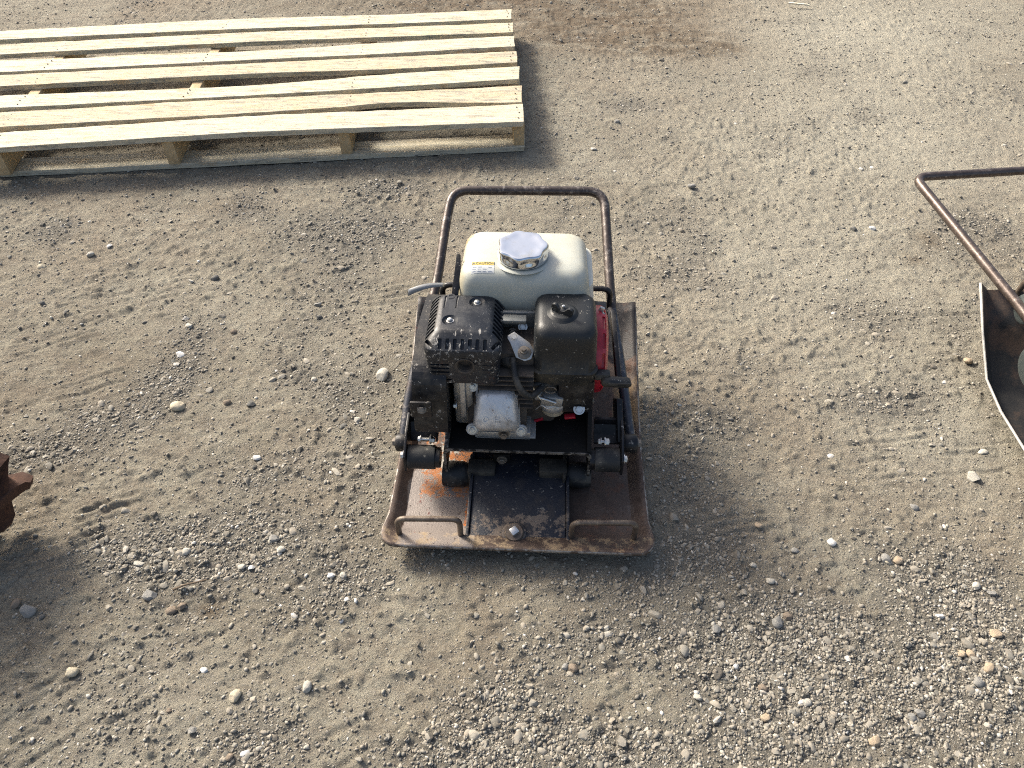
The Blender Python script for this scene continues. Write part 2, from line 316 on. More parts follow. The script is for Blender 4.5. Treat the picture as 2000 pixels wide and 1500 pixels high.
GRAVEL = [px_blob(*q[:4]) + (q[4],) for q in (
    (700, 450, 120, 50, 1), (480, 410, 60, 30, .8), (110, 450, 60, 30, .8), (380, 650, 60, 60, .8), (330, 745, 70, 50, 1.1), (200, 820, 110, 35, .9), (90, 880, 120, 40, .9),
    (560, 900, 90, 60, .5), (320, 1080, 150, 60, 1.1), (500, 1050, 170, 60, .9), (690, 1140, 100, 40, 1), (620, 1200, 120, 40, .5), (470, 940, 90, 40, .5), (700, 800, 80, 100, .5),
    (1700, 1350, 280, 110, 1.25), (1500, 1260, 220, 90, .9), (1850, 1130, 150, 80, 1), (1000, 1380, 120, 60, .8), (1250, 1460, 250, 50, .9), (850, 1470, 180, 40, .8), (500, 1430, 100, 60, .6), (1950, 1250, 100, 120, 1),
    (1700, 780, 130, 45, .9), (1450, 700, 90, 50, .5), (1350, 540, 100, 45, .9), (1250, 430, 150, 50, .5), (1420, 820, 90, 40, .5), (900, 435, 100, 30, .5), (1900, 430, 90, 35, .7), (770, 365, 90, 18, .9),
    (1230, 205, 60, 15, .7), (1650, 600, 150, 50, .35), (1360, 1080, 120, 60, .6), (1150, 1140, 150, 30, .6), (1100, 1260, 220, 60, .5), (1320, 250, 250, 70, .25), (1800, 480, 80, 40, .3), (620, 650, 120, 120, .4), (1350, 900, 90, 150, .35))]
DAMP = [px_blob(*q[:4]) + (q[4],) for q in (
    (1120, 20, 230, 34, 1.3), (900, 5, 400, 20, .8), (1250, 75, 170, 34, 1.2), (1390, 95, 70, 14, .8), (1060, 60, 120, 30, .5), (410, 1190, 28, 18, 1.1), (1812, 465, 26, 16, .9), (1783, 500, 26, 14, .9), (600, 1190, 36, 12, .5),
    (150, 760, 200, 120, .25), (100, 1000, 160, 60, .2), (1980, 130, 90, 45, .35), (430, 400, 90, 14, .4), (200, 690, 160, 40, .25), (1185, 385, 90, 30, .3), (860, 1400, 120, 60, .2))]
PALE = [px_blob(*q[:4]) + (q[4],) for q in ((1700, 60, 330, 90, .8), (1700, 270, 350, 110, .7), (300, 1380, 260, 110, .35), (1550, 520, 320, 180, .6), (1850, 830, 150, 120, .5), (420, 560, 160, 60, .15))]
def blobs(x, y, L):
    s = np.zeros_like(x)
    for (cx, cy, rx, ry, w_) in L: s = s + w_ * np.exp(-(((x - cx) / rx) ** 2 + ((y - cy) / ry) ** 2))
    return s
def gravel_field(x, y):
    b = blobs(x, y, GRAVEL); n = fbm(x, y, 5, 11, 4); n2 = fbm(x, y, 1.4, 21, 3)
    return np.clip((b * 1.0 + .10 + n * 1.2 + n2 * .3 - .12), 0, 1)
def seg_groove(x, y, p, q, wd, dp):
    dx, dy = q[0] - p[0], q[1] - p[1]; l2 = dx * dx + dy * dy
    t = np.clip(((x - p[0]) * dx + (y - p[1]) * dy) / l2, 0, 1); d = np.hypot(x - p[0] - t * dx, y - p[1] - t * dy)
    return -dp * np.exp(-(d / wd) ** 2) + dp * .6 * np.exp(-((d - wd * 2.1) / wd) ** 2)
GROOVES = []
def tread(px, py, ang, n, gap, ln, wd=.0045, dp=.003, step=90):
    c = WZ(px, py); a = R(ang); u = (math.cos(a), math.sin(a)); b = R(ang + step); v = (math.cos(b), math.sin(b))
    for k in range(n):
        o = (c.x + v[0] * gap * (k - n / 2), c.y + v[1] * gap * (k - n / 2))
        GROOVES.append(((o[0] - u[0] * ln / 2, o[1] - u[1] * ln / 2), (o[0] + u[0] * ln / 2, o[1] + u[1] * ln / 2), wd, dp))
for q in ((575, 680, 20, 5, .030, .07), (560, 720, 60, 3, .03, .05), (760, 565, 15, 4, .025, .12), (1260, 165, 12, 1, .03, .25), (1330, 185, 10, 1, .03, .25), (1130, 165, 25, 4, .18, .16),
          (1480, 170, 10, 5, .13, .16), (1600, 205, 4, 3, .06, .6), (1430, 365, 30, 5, .06, .12), (1480, 400, -60, 6, .05, .09), (1560, 250, 20, 3, .08, .2), (1640, 300, 70, 5, .07, .10), (1700, 310, 70, 5, .07, .10),
          (1500, 380, 8, 2, .04, .4), (330, 425, 10, 3, .05, .3), (290, 560, 20, 4, .03, .2), (110, 620, 30, 4, .05, .22), (130, 770, 25, 4, .04, .25), (60, 880, 25, 3, .03, .2), (210, 1000, 25, 5, .022, .12), (60, 1400, 40, 3, .05, .35),
          (345, 1300, 80, 5, .008, .05), (300, 1480, 45, 2, .05, .2), (640, 1440, 30, 2, .05, .2), (1190, 620, 60, 3, .03, .05), (1850, 640, 2, 4, .06, .35), (1900, 800, 3, 4, .05, .3), (1800, 870, 5, 3, .05, .3), (1400, 170, 15, 3, .09, .2), (220, 1280, 35, 3, .03, .2), (1450, 1010, 10, 3, .02, .12)):
    tread(*q)
    GROOVES[-1] = GROOVES[-1]
def H(x, y):
    g = gravel_field(x, y); ca, sa = math.cos(R(14)), math.sin(R(14))
    xr = x * ca + y * sa; yr = -x * sa + y * ca
    dry = 1 - .5 * g
    h = fbm(x, y, 1.1, 31, 2) * .014 + fbm(x, y, 7, 41, 4) * .011 * dry + fbm(xr * .5, yr, 22, 51, 4, .7) * .0075 * dry
    r = np.abs(fbm(xr * .5, yr, 16, 61, 3)); h = h - .003 * np.exp(-(r / .03) ** 2) * np.clip(vn(x, y, 3, 71) * 3 + .35, 0, 1)
    h = h + fbm(x, y, 60, 81, 3, .8) * .0075
    lump = np.clip(fbm(x, y, 55, 91, 2) - .08, 0, 1) * np.clip(fbm(x, y, 2.5, 95, 2) * 4 + .5, 0, 1); h = h + lump * .026
    d = blobs(x, y, DAMP[:4]); h = h + np.clip(d, 0, 1) * fbm(x, y, 28, 99, 3) * .02
    # settle flat under the machines and the pallet
    m = np.exp(-((x - .02) / .27) ** 6 - ((y - 1.03) / .3) ** 6); h = h * (1 - .75 * m)
    h = np.minimum(h, .012)
    for (p, q, wd, dp) in GROOVES:
        k = (x > min(p[0], q[0]) - .04) & (x < max(p[0], q[0]) + .04) & (y > min(p[1], q[1]) - .04) & (y < max(p[1], q[1]) + .04)
        if np.any(k): h[k] = h[k] + seg_groove(x[k] + fbm(x[k], y[k], 20, 5, 2) * .012, y[k] + fbm(x[k], y[k], 20, 6, 2) * .012, p, q, wd, dp) * np.clip(.6 + 3 * vn(x[k], y[k], 12, 7), 0, 1)
    return h - .006
print('tri') if False else None
gx = np.concatenate([[-300, -80, -25, -10, -6], np.arange(-4, -2, .03), np.arange(-2, 2, .0058), np.arange(2, 4.01, .03), [6, 10, 25, 80, 300]])
ys = [.25]
while ys[-1] < 5: ys.append(ys[-1] + .0042 + .0042 * max(0, ys[-1] - .9) ** 1.2)
gy = np.concatenate([[-300, -80, -20, -6, -2, -.6, -.2, .05], np.arange(.1, .25, .03), ys, [5.5, 6.5, 9, 15, 40, 100, 300]])
GX, GY = np.meshgrid(gx, gy); sh = GX.shape; xf, yf = GX.ravel(), GY.ravel()
near = (np.abs(xf) < 6) & (yf > -1) & (yf < 9)
zf = np.zeros_like(xf) - .006; zf[near] = H(xf[near].copy(), yf[near].copy())
nv = len(xf); co = np.stack([xf, yf, zf], 1).astype(np.float32)
idx = np.arange(nv).reshape(sh); quads = np.stack([idx[:-1, :-1], idx[:-1, 1:], idx[1:, 1:], idx[1:, :-1]], -1).reshape(-1, 4)
def raw_mesh(name, co, faces, k):
    me = bpy.data.meshes.new(name); me.vertices.add(len(co)); me.vertices.foreach_set('co', co.astype(np.float32).ravel())
    me.loops.add(faces.size); me.loops.foreach_set('vertex_index', faces.ravel().astype(np.int32))
    me.polygons.add(len(faces)); me.polygons.foreach_set('loop_start', np.arange(0, faces.size, k, dtype=np.int32)); me.polygons.foreach_set('loop_total', np.full(len(faces), k, dtype=np.int32))
    me.update(calc_edges=True); return me
me = raw_mesh('ground', co, quads, 4); me.polygons.foreach_set('use_smooth', np.ones(len(quads), dtype=bool))
for nm, arr in (('gravel', gravel_field(xf, yf)), ('damp', np.clip(blobs(xf, yf, DAMP), 0, 1)), ('pale', np.clip(blobs(xf, yf, PALE), 0, 1))):
    a = me.attributes.new(nm, 'FLOAT', 'POINT'); a.data.foreach_set('value', arr.astype(np.float32))
def ground_mat():
    m = bpy.data.materials.new('packed_dirt'); m.use_nodes = True; t = m.node_tree; L = t.links.new; b = t.nodes['Principled BSDF']
    tc = nd(t, 'ShaderNodeTexCoord')
    def noise_(s, d=6, r=.6, w=0, st=None):
        n = nd(t, 'ShaderNodeTexNoise'); n.noise_dimensions = '4D'; n.inputs['Scale'].default_value = s; n.inputs['Detail'].default_value = d; n.inputs['Roughness'].default_value = r; n.inputs['W'].default_value = w
        if st:
            mp = nd(t, 'ShaderNodeMapping'); mp.inputs['Scale'].default_value = st; mp.inputs['Rotation'].default_value = (0, 0, R(-14)); L(tc.outputs['Object'], mp.inputs[0]); L(mp.outputs[0], n.inputs[0])
        else: L(tc.outputs['Object'], n.inputs[0])
        return n.outputs[0]
    def ramp(s, lo, hi, a=0, c=1):
        q = nd(t, 'ShaderNodeMapRange'); q.inputs[1].default_value = lo; q.inputs[2].default_value = hi; q.inputs[3].default_value = a; q.inputs[4].default_value = c; L(s, q.inputs[0]); return q.outputs[0]
    def mix(f, a, b_):
        x = nd(t, 'ShaderNodeMix', data_type='RGBA')
        for k, v in ((6, a), (7, b_)):
            if isinstance(v, tuple): x.inputs[k].default_value = (*v, 1)
            else: L(v, x.inputs[k])
        if isinstance(f, float): x.inputs[0].default_value = f
        else: L(f, x.inputs[0])
        return x.outputs[2]
    def mul(a, b_, op='MULTIPLY'):
        x = nd(t, 'ShaderNodeMath', operation=op)
        for k, v in ((0, a), (1, b_)):
            if isinstance(v, float): x.inputs[k].default_value = v
            else: L(v, x.inputs[k])
        return x.outputs[0]
    def attr(n): a = nd(t, 'ShaderNodeAttribute', attribute_name=n); return a.outputs['Fac']
    G, D, P = attr('gravel'), attr('damp'), attr('pale')
    col = mix(ramp(noise_(3.2, 8, .7), .38, .62), (.254, .233, .180), (.358, .336, .267))
    col = mix(ramp(noise_(28, 8, .7, 2, (.6, 1, 1)), .42, .7), col, (.20, .174, .139))
    col = mix(mul(ramp(noise_(1.3, 4, .6, 5), .5, .68), .5), col, (.25, .198, .143))
    col = mix(mul(P, .95), col, (.428, .408, .332))
    col = mix(mul(ramp(G, .18, .75), .85), col, (.160, .152, .130))
    col = mix(ramp(noise_(130, 5, .8, 12), .50, .66), col, (.165, .142, .108)); col = mix(mul(ramp(noise_(190, 5, .8, 15), .56, .70), .8), col, (.44, .40, .325))
    # grit specks
    v = nd(t, 'ShaderNodeTexVoronoi'); v.inputs['Scale'].default_value = 420; L(tc.outputs['Object'], v.inputs['Vector'])
    sp = nd(t, 'ShaderNodeSeparateColor'); L(v.outputs['Color'], sp.inputs[0])
    grit = mix(sp.outputs[0], (.13, .12, .105), (.42, .39, .34))
    gm = mul(mul(ramp(v.outputs['Distance'], .45, .30), ramp(sp.outputs[1], .45, .55)), ramp(G, 0, .8, .55, .95))
    col = mix(gm, col, grit)
    v2 = nd(t, 'ShaderNodeTexVoronoi'); v2.inputs['Scale'].default_value = 170; L(tc.outputs['Object'], v2.inputs['Vector'])
    s2 = nd(t, 'ShaderNodeSeparateColor'); L(v2.outputs['Color'], s2.inputs[0])
    g2 = mul(ramp(v2.outputs['Distance'], .42, .33), ramp(s2.outputs[1], .80, .83)); col = mix(mul(g2, .8), col, mix(s2.outputs[0], (.16, .145, .125), (.42, .39, .335)))
    dm = mul(D, ramp(noise_(14, 8, .75, 9, (.5, 1, 1)), .34, .54)); col = mix(mul(dm, .72), col, (.105, .073, .046))
    L(col, b.inputs['Base Color']); b.inputs['Roughness'].default_value = .95; b.inputs['Specular IOR Level'].default_value = .15
    h = mul(mul(noise_(60, 8, .75, 1), .012), mul(noise_(240, 5, .8, 3), .010), 'ADD')
    h = mul(h, mul(gm, .0012), 'ADD'); h = mul(h, mul(g2, .0018), 'ADD')
    bp = nd(t, 'ShaderNodeBump'); bp.inputs['Distance'].default_value = 1.0; bp.inputs['Strength'].default_value = .9; L(h, bp.inputs['Height']); L(bp.outputs[0], b.inputs['Normal'])
    return m
link('ground', me, ground_mat(), kind='structure')
def h1(x, y): return float(H(np.array([x]), np.array([y]))[0])

# ---- gravel (uncountable) as one mesh
def stone_mat(name, ramp_cols):
    m = bpy.data.materials.new(name); m.use_nodes = True; t = m.node_tree; L = t.links.new; b = t.nodes['Principled BSDF']
    g = nd(t, 'ShaderNodeNewGeometry'); cr = nd(t, 'ShaderNodeValToRGB'); el = cr.color_ramp; el.interpolation = 'LINEAR'
    while len(el.elements) > 1: el.elements.remove(el.elements[-1])
    el.elements[0].position = ramp_cols[0][0]; el.elements[0].color = (*ramp_cols[0][1], 1)
    for p, c in ramp_cols[1:]: e = el.elements.new(p); e.color = (*c, 1)
    L(g.outputs['Random Per Island'], cr.inputs[0]); tc = nd(t, 'ShaderNodeTexCoord')
    n = nd(t, 'ShaderNodeTexNoise'); n.inputs['Scale'].default_value = 150; n.inputs['Detail'].default_value = 5; L(tc.outputs['Object'], n.inputs[0])
    q = nd(t, 'ShaderNodeMapRange'); q.inputs[1].default_value = .42; q.inputs[2].default_value = .68; q.inputs[4].default_value = .5; L(n.outputs[0], q.inputs[0])
    x = nd(t, 'ShaderNodeMix', data_type='RGBA'); x.inputs[7].default_value = (.27, .225, .172, 1); L(cr.outputs[0], x.inputs[6]); L(q.outputs[0], x.inputs[0])
    L(x.outputs[2], b.inputs['Base Color']); b.inputs['Roughness'].default_value = .85; b.inputs['Specular IOR Level'].default_value = .25
    bp = nd(t, 'ShaderNodeBump'); bp.inputs['Distance'].default_value = .001; L(n.outputs[0], bp.inputs['Height']); L(bp.outputs[0], b.inputs['Normal'])
    return m
SM = stone_mat('gravel_stone', [(0, (.08, .076, .066)), (.12, (.12, .115, .098)), (.32, (.165, .160, .140)), (.52, (.235, .226, .195)), (.76, (.275, .25, .205)), (.90, (.32, .30, .252)), (.97, (.42, .40, .35)), (1, (.60, .585, .54))])
def ico(sub):
    b = bmesh.new(); bmesh.ops.create_icosphere(b, subdivisions=sub, radius=1); b.verts.ensure_lookup_table()
    v = np.array([q.co[:] for q in b.verts]); f = np.array([[q.index for q in k.verts] for k in b.faces]); b.free(); return v, f
def chip(v, rs, ncut, lo=.55, hi=.85):
    v = v.copy()
    for _ in range(ncut):
        d = rs.normal(size=3); d /= np.linalg.norm(d); o = rs.uniform(lo, hi); k = v @ d; over = k > o; v[over] -= np.outer(k[over] - o, d)
    return v
def scatter(name, P, rad, sub, nvar, jit, seed, flat=(.45, .8)):
    rs = np.random.RandomState(seed); V, F = ico(sub); n = len(P)
    vars_ = np.stack([chip(V * (1 + rs.uniform(-jit, jit, (len(V), 1))), rs, rs.randint(4, 11) if sub > 1 else 2, *((.5, .8) if sub > 1 else ())) for _ in range(nvar)])
    sc = np.stack([rad * rs.uniform(.95, 1.45, n), rad * rs.uniform(.7, 1.0, n), rad * rs.uniform(flat[0], flat[1], n)], 1)
    v = vars_[rs.randint(0, nvar, n)] * sc[:, None, :]
    tx = rs.normal(0, .25, n); c, s_ = np.cos(tx), np.sin(tx); y_, z_ = v[:, :, 1].copy(), v[:, :, 2].copy()
    v[:, :, 1] = y_ * c[:, None] - z_ * s_[:, None]; v[:, :, 2] = y_ * s_[:, None] + z_ * c[:, None]
    a = rs.uniform(0, 6.283, n); c, s_ = np.cos(a), np.sin(a); x_, y_ = v[:, :, 0].copy(), v[:, :, 1].copy()
    v[:, :, 0] = x_ * c[:, None] - y_ * s_[:, None]; v[:, :, 1] = x_ * s_[:, None] + y_ * c[:, None]
    v = v + P[:, None, :]; f = F[None] + (np.arange(n) * len(V))[:, None, None]
    return raw_mesh(name, v.reshape(-1, 3), f.reshape(-1, 3), 3)
def sample(n, fn, seed, near_bias):
    rs = np.random.RandomState(seed); out = []; tot = 0
    while tot < n:
        m_ = 400000; y = .22 + 4.6 * rs.rand(m_) ** near_bias; x = rs.uniform(-1, 1, m_) * (.95 + .62 * y)
        k = rs.rand(m_) < fn(x, y); out.append(np.stack([x[k], y[k]], 1)); tot += k.sum()
    p = np.concatenate(out)[:n]; return p, rs
def place(n, fn, seed, nb, rmin, rmed, sig, rmax, sink):
    p, rs = sample(n, fn, seed, nb); r = np.clip(rmed * np.exp(rs.normal(0, sig, n)), rmin, rmax)
    r = r * (1 + .15 * np.clip(p[:, 1] - 1.2, 0, 3)); z = H(p[:, 0].copy(), p[:, 1].copy()) + r * sink
    return np.stack([p[:, 0], p[:, 1], z], 1), r
gf = lambda a, b_, pw: (lambda x, y: np.clip(a + b_ * gravel_field(x, y) ** pw, 0, 1))
Pp, rr = place(96000, gf(.10, .90, 1.7), 3, 1.6, .0010, .0018, .42, .0050, .10)
me1 = scatter('gravel', Pp, rr, 1, 24, .22, 4); link('gravel', me1, SM, kind='stuff', label='fine grey gravel strewn in patches over the packed dirt', cat='gravel')
Pp, rr = place(7000, gf(.035, .95, 1.7), 8, 1.3, .0026, .0038, .42, .0105, -.12)
me2 = scatter('pebbles', Pp, rr, 2, 24, .10, 9); link('pebbles', me2, SM, kind='stuff', label='small rounded pebbles lying among the gravel patches', cat='pebbles')
for m_ in (me2,): m_.polygons.foreach_set('use_smooth', np.ones(len(m_.polygons), dtype=bool)); m_.set_sharp_from_angle(angle=R(30))

# ---- single stones one can pick out
SCOL = {k: pmat('stone_' + k, c1, c2, 60, .82, bump=.0006, bscale=300, spec=.25, layers=[dict(c=(.27, .23, .175), s=45, lo=.52, hi=.72, a=.55)]) for k, c1, c2 in (
    ('grey', (.27, .265, .245), (.21, .205, .19)), ('pale', (.46, .44, .38), (.38, .36, .31)), ('cream', (.52, .46, .34), (.44, .39, .29)), ('white', (.70, .69, .65), (.56, .55, .52)),
    ('tan', (.42, .335, .235), (.35, .28, .20)), ('dark', (.11, .112, .105), (.15, .145, .13)), ('brown', (.25, .20, .15), (.19, .155, .12)))}
protos = []
for k in range(10):
    rs = np.random.RandomState(100 + k); V, F = ico(4 if k < 4 else 3)
    ang = k >= 4; v = chip(V, rs, 11 if ang else 5, .5 if ang else .72, .82 if ang else .93) * np.array([1, .8, .62])
    v = v * (1 + .06 * np.array([mnoise.noise(Vector(q) * 2.2 + Vector((k * 7, 0, 0))) for q in v])[:, None])
    me_ = raw_mesh('stone', v, F, 3); me_.polygons.foreach_set('use_smooth', np.ones(len(F), dtype=bool))
    if ang: me_.set_sharp_from_angle(angle=R(24))
    protos.append(me_)
STONES = [  # px, py, width px, colour, shape(0 round / 1 angular), label
    (747, 728, 31, 'pale', 0, 'largest smooth oval stone, pale grey, lying left of the black muffler'),
    (345, 789, 30, 'cream', 0, 'cream rounded block of stone on the gravel patch well left of the compactor'),
    (350, 688, 20, 'white', 1, 'small white angular stone straight above the cream block stone'),
    (418, 540, 17, 'dark', 0, 'small round dark stone between the pallet and the gravel at left'),
    (372, 547, 13, 'pale', 1, 'small pale square stone just left of the round dark one'),
    (1351, 364, 18, 'grey', 1, 'lone grey stone with a dark side on bare dirt right of the compactor handle'),
    (1905, 924, 34, 'pale', 1, 'large pale jagged stone below the plate of the compactor at the right edge'),
    (1892, 703, 18, 'tan', 0, 'tan rounded stone beside the bright plate edge of the right compactor'),
    (1925, 876, 19, 'pale', 0, 'small flat oval stone between the jagged pale stone and the plate edge'),
    (1520, 1212, 28, 'grey', 1, 'large grey blocky stone in the gravel lower right of the compactor'),
    (1540, 1200, 20, 'brown', 0, 'brownish stone touching the large grey blocky one'),
    (137, 1308, 28, 'cream', 0, 'cream oval stone on bare dirt in the lower left'),
    (458, 1357, 27, 'cream', 0, 'round cream stone half sunk in dirt near the bottom left'),
    (290, 1158, 32, 'grey', 1, 'grey slab shaped stone tilted beside a thin dark twig'),
    (50, 1190, 34, 'grey', 1, 'grey angular stone in the shadow near the left edge'),
    (28, 1176, 22, 'brown', 0, 'dull stone behind the grey angular one in the shadow at left'),
    (75, 1199, 14, 'dark', 0, 'small dark stone to the right of the grey angular one in shadow'),
    (331, 1187, 23, 'brown', 0, 'brownish round stone, left one of a touching pair'),
    (352, 1179, 18, 'brown', 0, 'brownish round stone, right one of a touching pair'),
    (535, 1048, 23, 'grey', 1, 'grey angular stone lying left of the front corner of the compactor plate'),
    (548, 1072, 18, 'pale', 0, 'pale oval stone just below the grey angular one left of the compactor plate'),
    (361, 1072, 20, 'pale', 0, 'pale flat oval stone amid grey gravel left of centre'),
    (267, 1096, 22, 'pale', 1, 'pale broken stone on the left border of the gravel patch'),
    (471, 1104, 17, 'pale', 1, 'pale angular stone, left one of two near the bottom left gravel'),
    (490, 1105, 16, 'white', 1, 'whitish angular stone, right one of two near the bottom left gravel'),
    (645, 1119, 18, 'white', 1, 'bright white angular stone in gravel below left of the compactor'),
    (670, 1122, 15, 'pale', 0, 'pale bluish pebble just right of the bright white stone'),
    (599, 1341, 24, 'pale', 0, 'light oval pebble lying beside a darker round one'),
    (582, 1342, 14, 'dark', 0, 'dark round pebble touching a light oval one'),
    (396, 1305, 17, 'white', 1, 'white and black split stone in the lower left'),
    (374, 1423, 22, 'grey', 1, 'greyish faceted stone alone on dirt near the bottom left'),
    (327, 1383, 13, 'brown', 1, 'small dark brown chip of stone in the bottom left'),
    (477, 1469, 22, 'white', 1, 'white broken stone at the bottom edge left of centre'),
    (446, 1476, 17, 'brown', 0, 'brown round stone left of the white broken one at the bottom edge'),
    (1840, 1198, 17, 'white', 1, 'brightest white pebble in the dense gravel at lower right'),
    (1879, 1272, 24, 'tan', 1, 'tan stone, left one of a touching pair at lower right'),
    (1900, 1273, 19, 'tan', 0, 'tan stone, right one of a touching pair at lower right'),
    (1949, 1232, 28, 'tan', 1, 'wide tan jagged stone near the right edge'),
    (1711, 1447, 27, 'tan', 1, 'large tan stone standing up at the bottom edge lower right'),
    (1627, 1053, 23, 'white', 1, 'white flat stone on brown dirt right of the compactor'),
    (1555, 1070, 16, 'grey', 0, 'grey stone down left of the white flat stone'),
    (1484, 1021, 16, 'tan', 1, 'small tan stone on smooth dirt right of the compactor plate'),
    (1401, 1224, 24, 'grey', 1, 'grey broad stone left of the large blocky stone'),
    (1507, 1129, 18, 'pale', 0, 'pale upright pebble above the large grey blocky stone'),
    (1473, 1098, 14, 'pale', 0, 'pale round pebble right of the front corner of the plate'),
    (1440, 1297, 14, 'white', 1, 'white triangular pebble in mid gravel at bottom right'),
    (1491, 1341, 20, 'brown', 0, 'brownish egg shaped stone in the gravel at bottom right'),
    (1498, 1397, 23, 'tan', 1, 'tan wide stone between dark pebbles at bottom right'),
    (1556, 1390, 18, 'dark', 1, 'dark shard of stone in the gravel at bottom right'),
    (1364, 1358, 19, 'pale', 1, 'pale lumpy stone on dirt at bottom right of centre'),
    (1119, 1302, 21, 'brown', 0, 'brown stone in a small cluster below the compactor'),
    (1104, 1299, 16, 'grey', 0, 'grey stone left in the small cluster below the compactor'),
    (620, 592, 18, 'grey', 1, 'grey flattish stone on dirt left of the compactor handle'),
    (500, 888, 17, 'white', 1, 'whitish stone in the gravel left of the compactor frame'),
    (488, 782, 22, 'dark', 1, 'dark pointed stone right of the cream block stone'),
    (441, 780, 16, 'brown', 0, 'brownish pebble just left of the dark pointed stone'),
    (669, 827, 17, 'dark', 0, 'dark round stone close left of the compactor frame'),
    (697, 814, 17, 'pale', 0, 'pale flat pebble up right of the dark round stone'),
    (612, 735, 13, 'pale', 0, 'pale pebble left of the largest oval stone'),
    (368, 632, 16, 'pale', 1, 'pale stone lying on the small gravel heap under the pallet shadow'),
    (360, 616, 18, 'grey', 1, 'long grey stone at the top of the small gravel heap'),
    (455, 643, 14, 'brown', 0, 'brown pebble right of the small gravel heap'),
    (623, 593 + 24, 13, 'dark', 0, 'dark small pebble just below the grey flattish stone'),
    (212, 476, 12, 'white', 1, 'white chip of stone below the left part of the pallet'),
    (175, 494, 16, 'pale', 0, 'pale flat pebble left and below the white chip'),
    (80, 518, 17, 'cream', 0, 'cream pebble with a dark rim near the left edge under the pallet'),
    (81, 589, 16, 'dark', 1, 'dark clod like stone near the left edge'),
    (1160, 288, 13, 'pale', 1, 'pale stone right of the pallet corner'),
    (1705, 443, 14, 'white', 1, 'white pebble in a row left of the right compactor handle'),
    (1668, 443, 15, 'dark', 0, 'dark pebble in a row left of the right compactor handle'),
    (1205, 235, 12, 'grey', 0, 'grey pebble to the right of the pallet front corner'),
    (1790, 983, 20, 'grey', 0, 'small grey stone right of the smooth dirt patch'),
    (1733, 1087, 22, 'grey', 0, 'broad grey stone, upper one of three in the right gravel'),
    (1757, 1090, 20, 'tan', 0, 'tan stone, right one of three in the right gravel'),
    (1738, 1093, 16, 'cream', 1, 'cream stone, lower one of three in the right gravel'),
    (1910, 1140, 18, 'pale', 0, 'pale long stone standing in the right gravel'),
    (1940, 1155, 19, 'grey', 1, 'grey flat stone beside the long pale one in the right gravel'),
    (1914, 1330, 24, 'grey', 0, 'wide dull stone near the right edge below the tan pair'),
    (1935, 1303, 26, 'tan', 0, 'flat tan oval stone near the right edge below the tan pair'),
    (1577, 1369, 20, 'pale', 0, 'light slab pebble in dense bottom right gravel'),
    (1800, 1390, 22, 'grey', 1, 'bluish grey slab in dense bottom right gravel'),
    (1784, 1398, 20, 'grey', 0, 'dull grey oval in dense bottom right gravel'),
]
for i, (px, py, wpx, colr, ang, lab) in enumerate(STONES):
    p = WZ(px, py, .004); dep = (p - CP).dot(Fd); s = wpx * dep / FPX / 2 * .95
    me_ = protos[(4 + i % 6) if ang else i % 4].copy(); me_.name = 'stone'
    o = link('stone', me_, SCOL[colr], label=lab, cat='stone', group='loose stones lying on the dirt')
    o.location = (p.x, p.y, h1(p.x, p.y) + s * .26); o.rotation_euler = (random.uniform(-.25, .25), random.uniform(-.25, .25), random.uniform(-.5, .5) + (0 if i % 3 else 1.2)); o.scale = (s * 1.05, s * 1.1, s)

# ------------------------------------------------------------------ PALLET
PZ_TOP = .118; BT = .017
pal = WZ(1024, 292, 0); prot = R(5.2) * -1
pallet = empty('wooden_pallet', (0, 0, 0), 0, 'long pale wooden pallet of new boards lying on the dirt at upper left', 'pallet')
cols = [0, 500, 750, 1010]
BOARDS = [  # far / near edge rows at the four columns
    ((61, 35, 28, 17), (78, 55, 46, 36)), ((87, 63, 54, 43), (106, 82, 72, 62)), ((118, 99, 84, 70.5), (140, 116, 106, 91)), ((146, 124, 112, 99), (168, 144, 136, 121)),
    ((186, 166, 145, 130), (210, 185, 171, 155)), ((220, 192, 180, 166), (249, 221, 203, 199)), ((259, 226, 216, 202), (288, 258, 248, 237))]
rightx = [999, 1002, 1004.5, 1010, 1013.5, 1018.5, 1022]
def curve_pts(ed, z, rx):
    cc = cols[:3] + [rx]; P = [WZ(c, e, z) for c, e in zip(cc, ed)]
    xs = np.array([p.x for p in P]); yv = np.array([p.y for p in P]); lin = np.polyfit(xs[[0, 3]], yv[[0, 3]], 1)
    dv = yv - np.polyval(lin, xs)
    def f(x):
        t = np.interp(x, xs, dv, left=0); return np.polyval(lin, x) + t
    return f, xs[3]
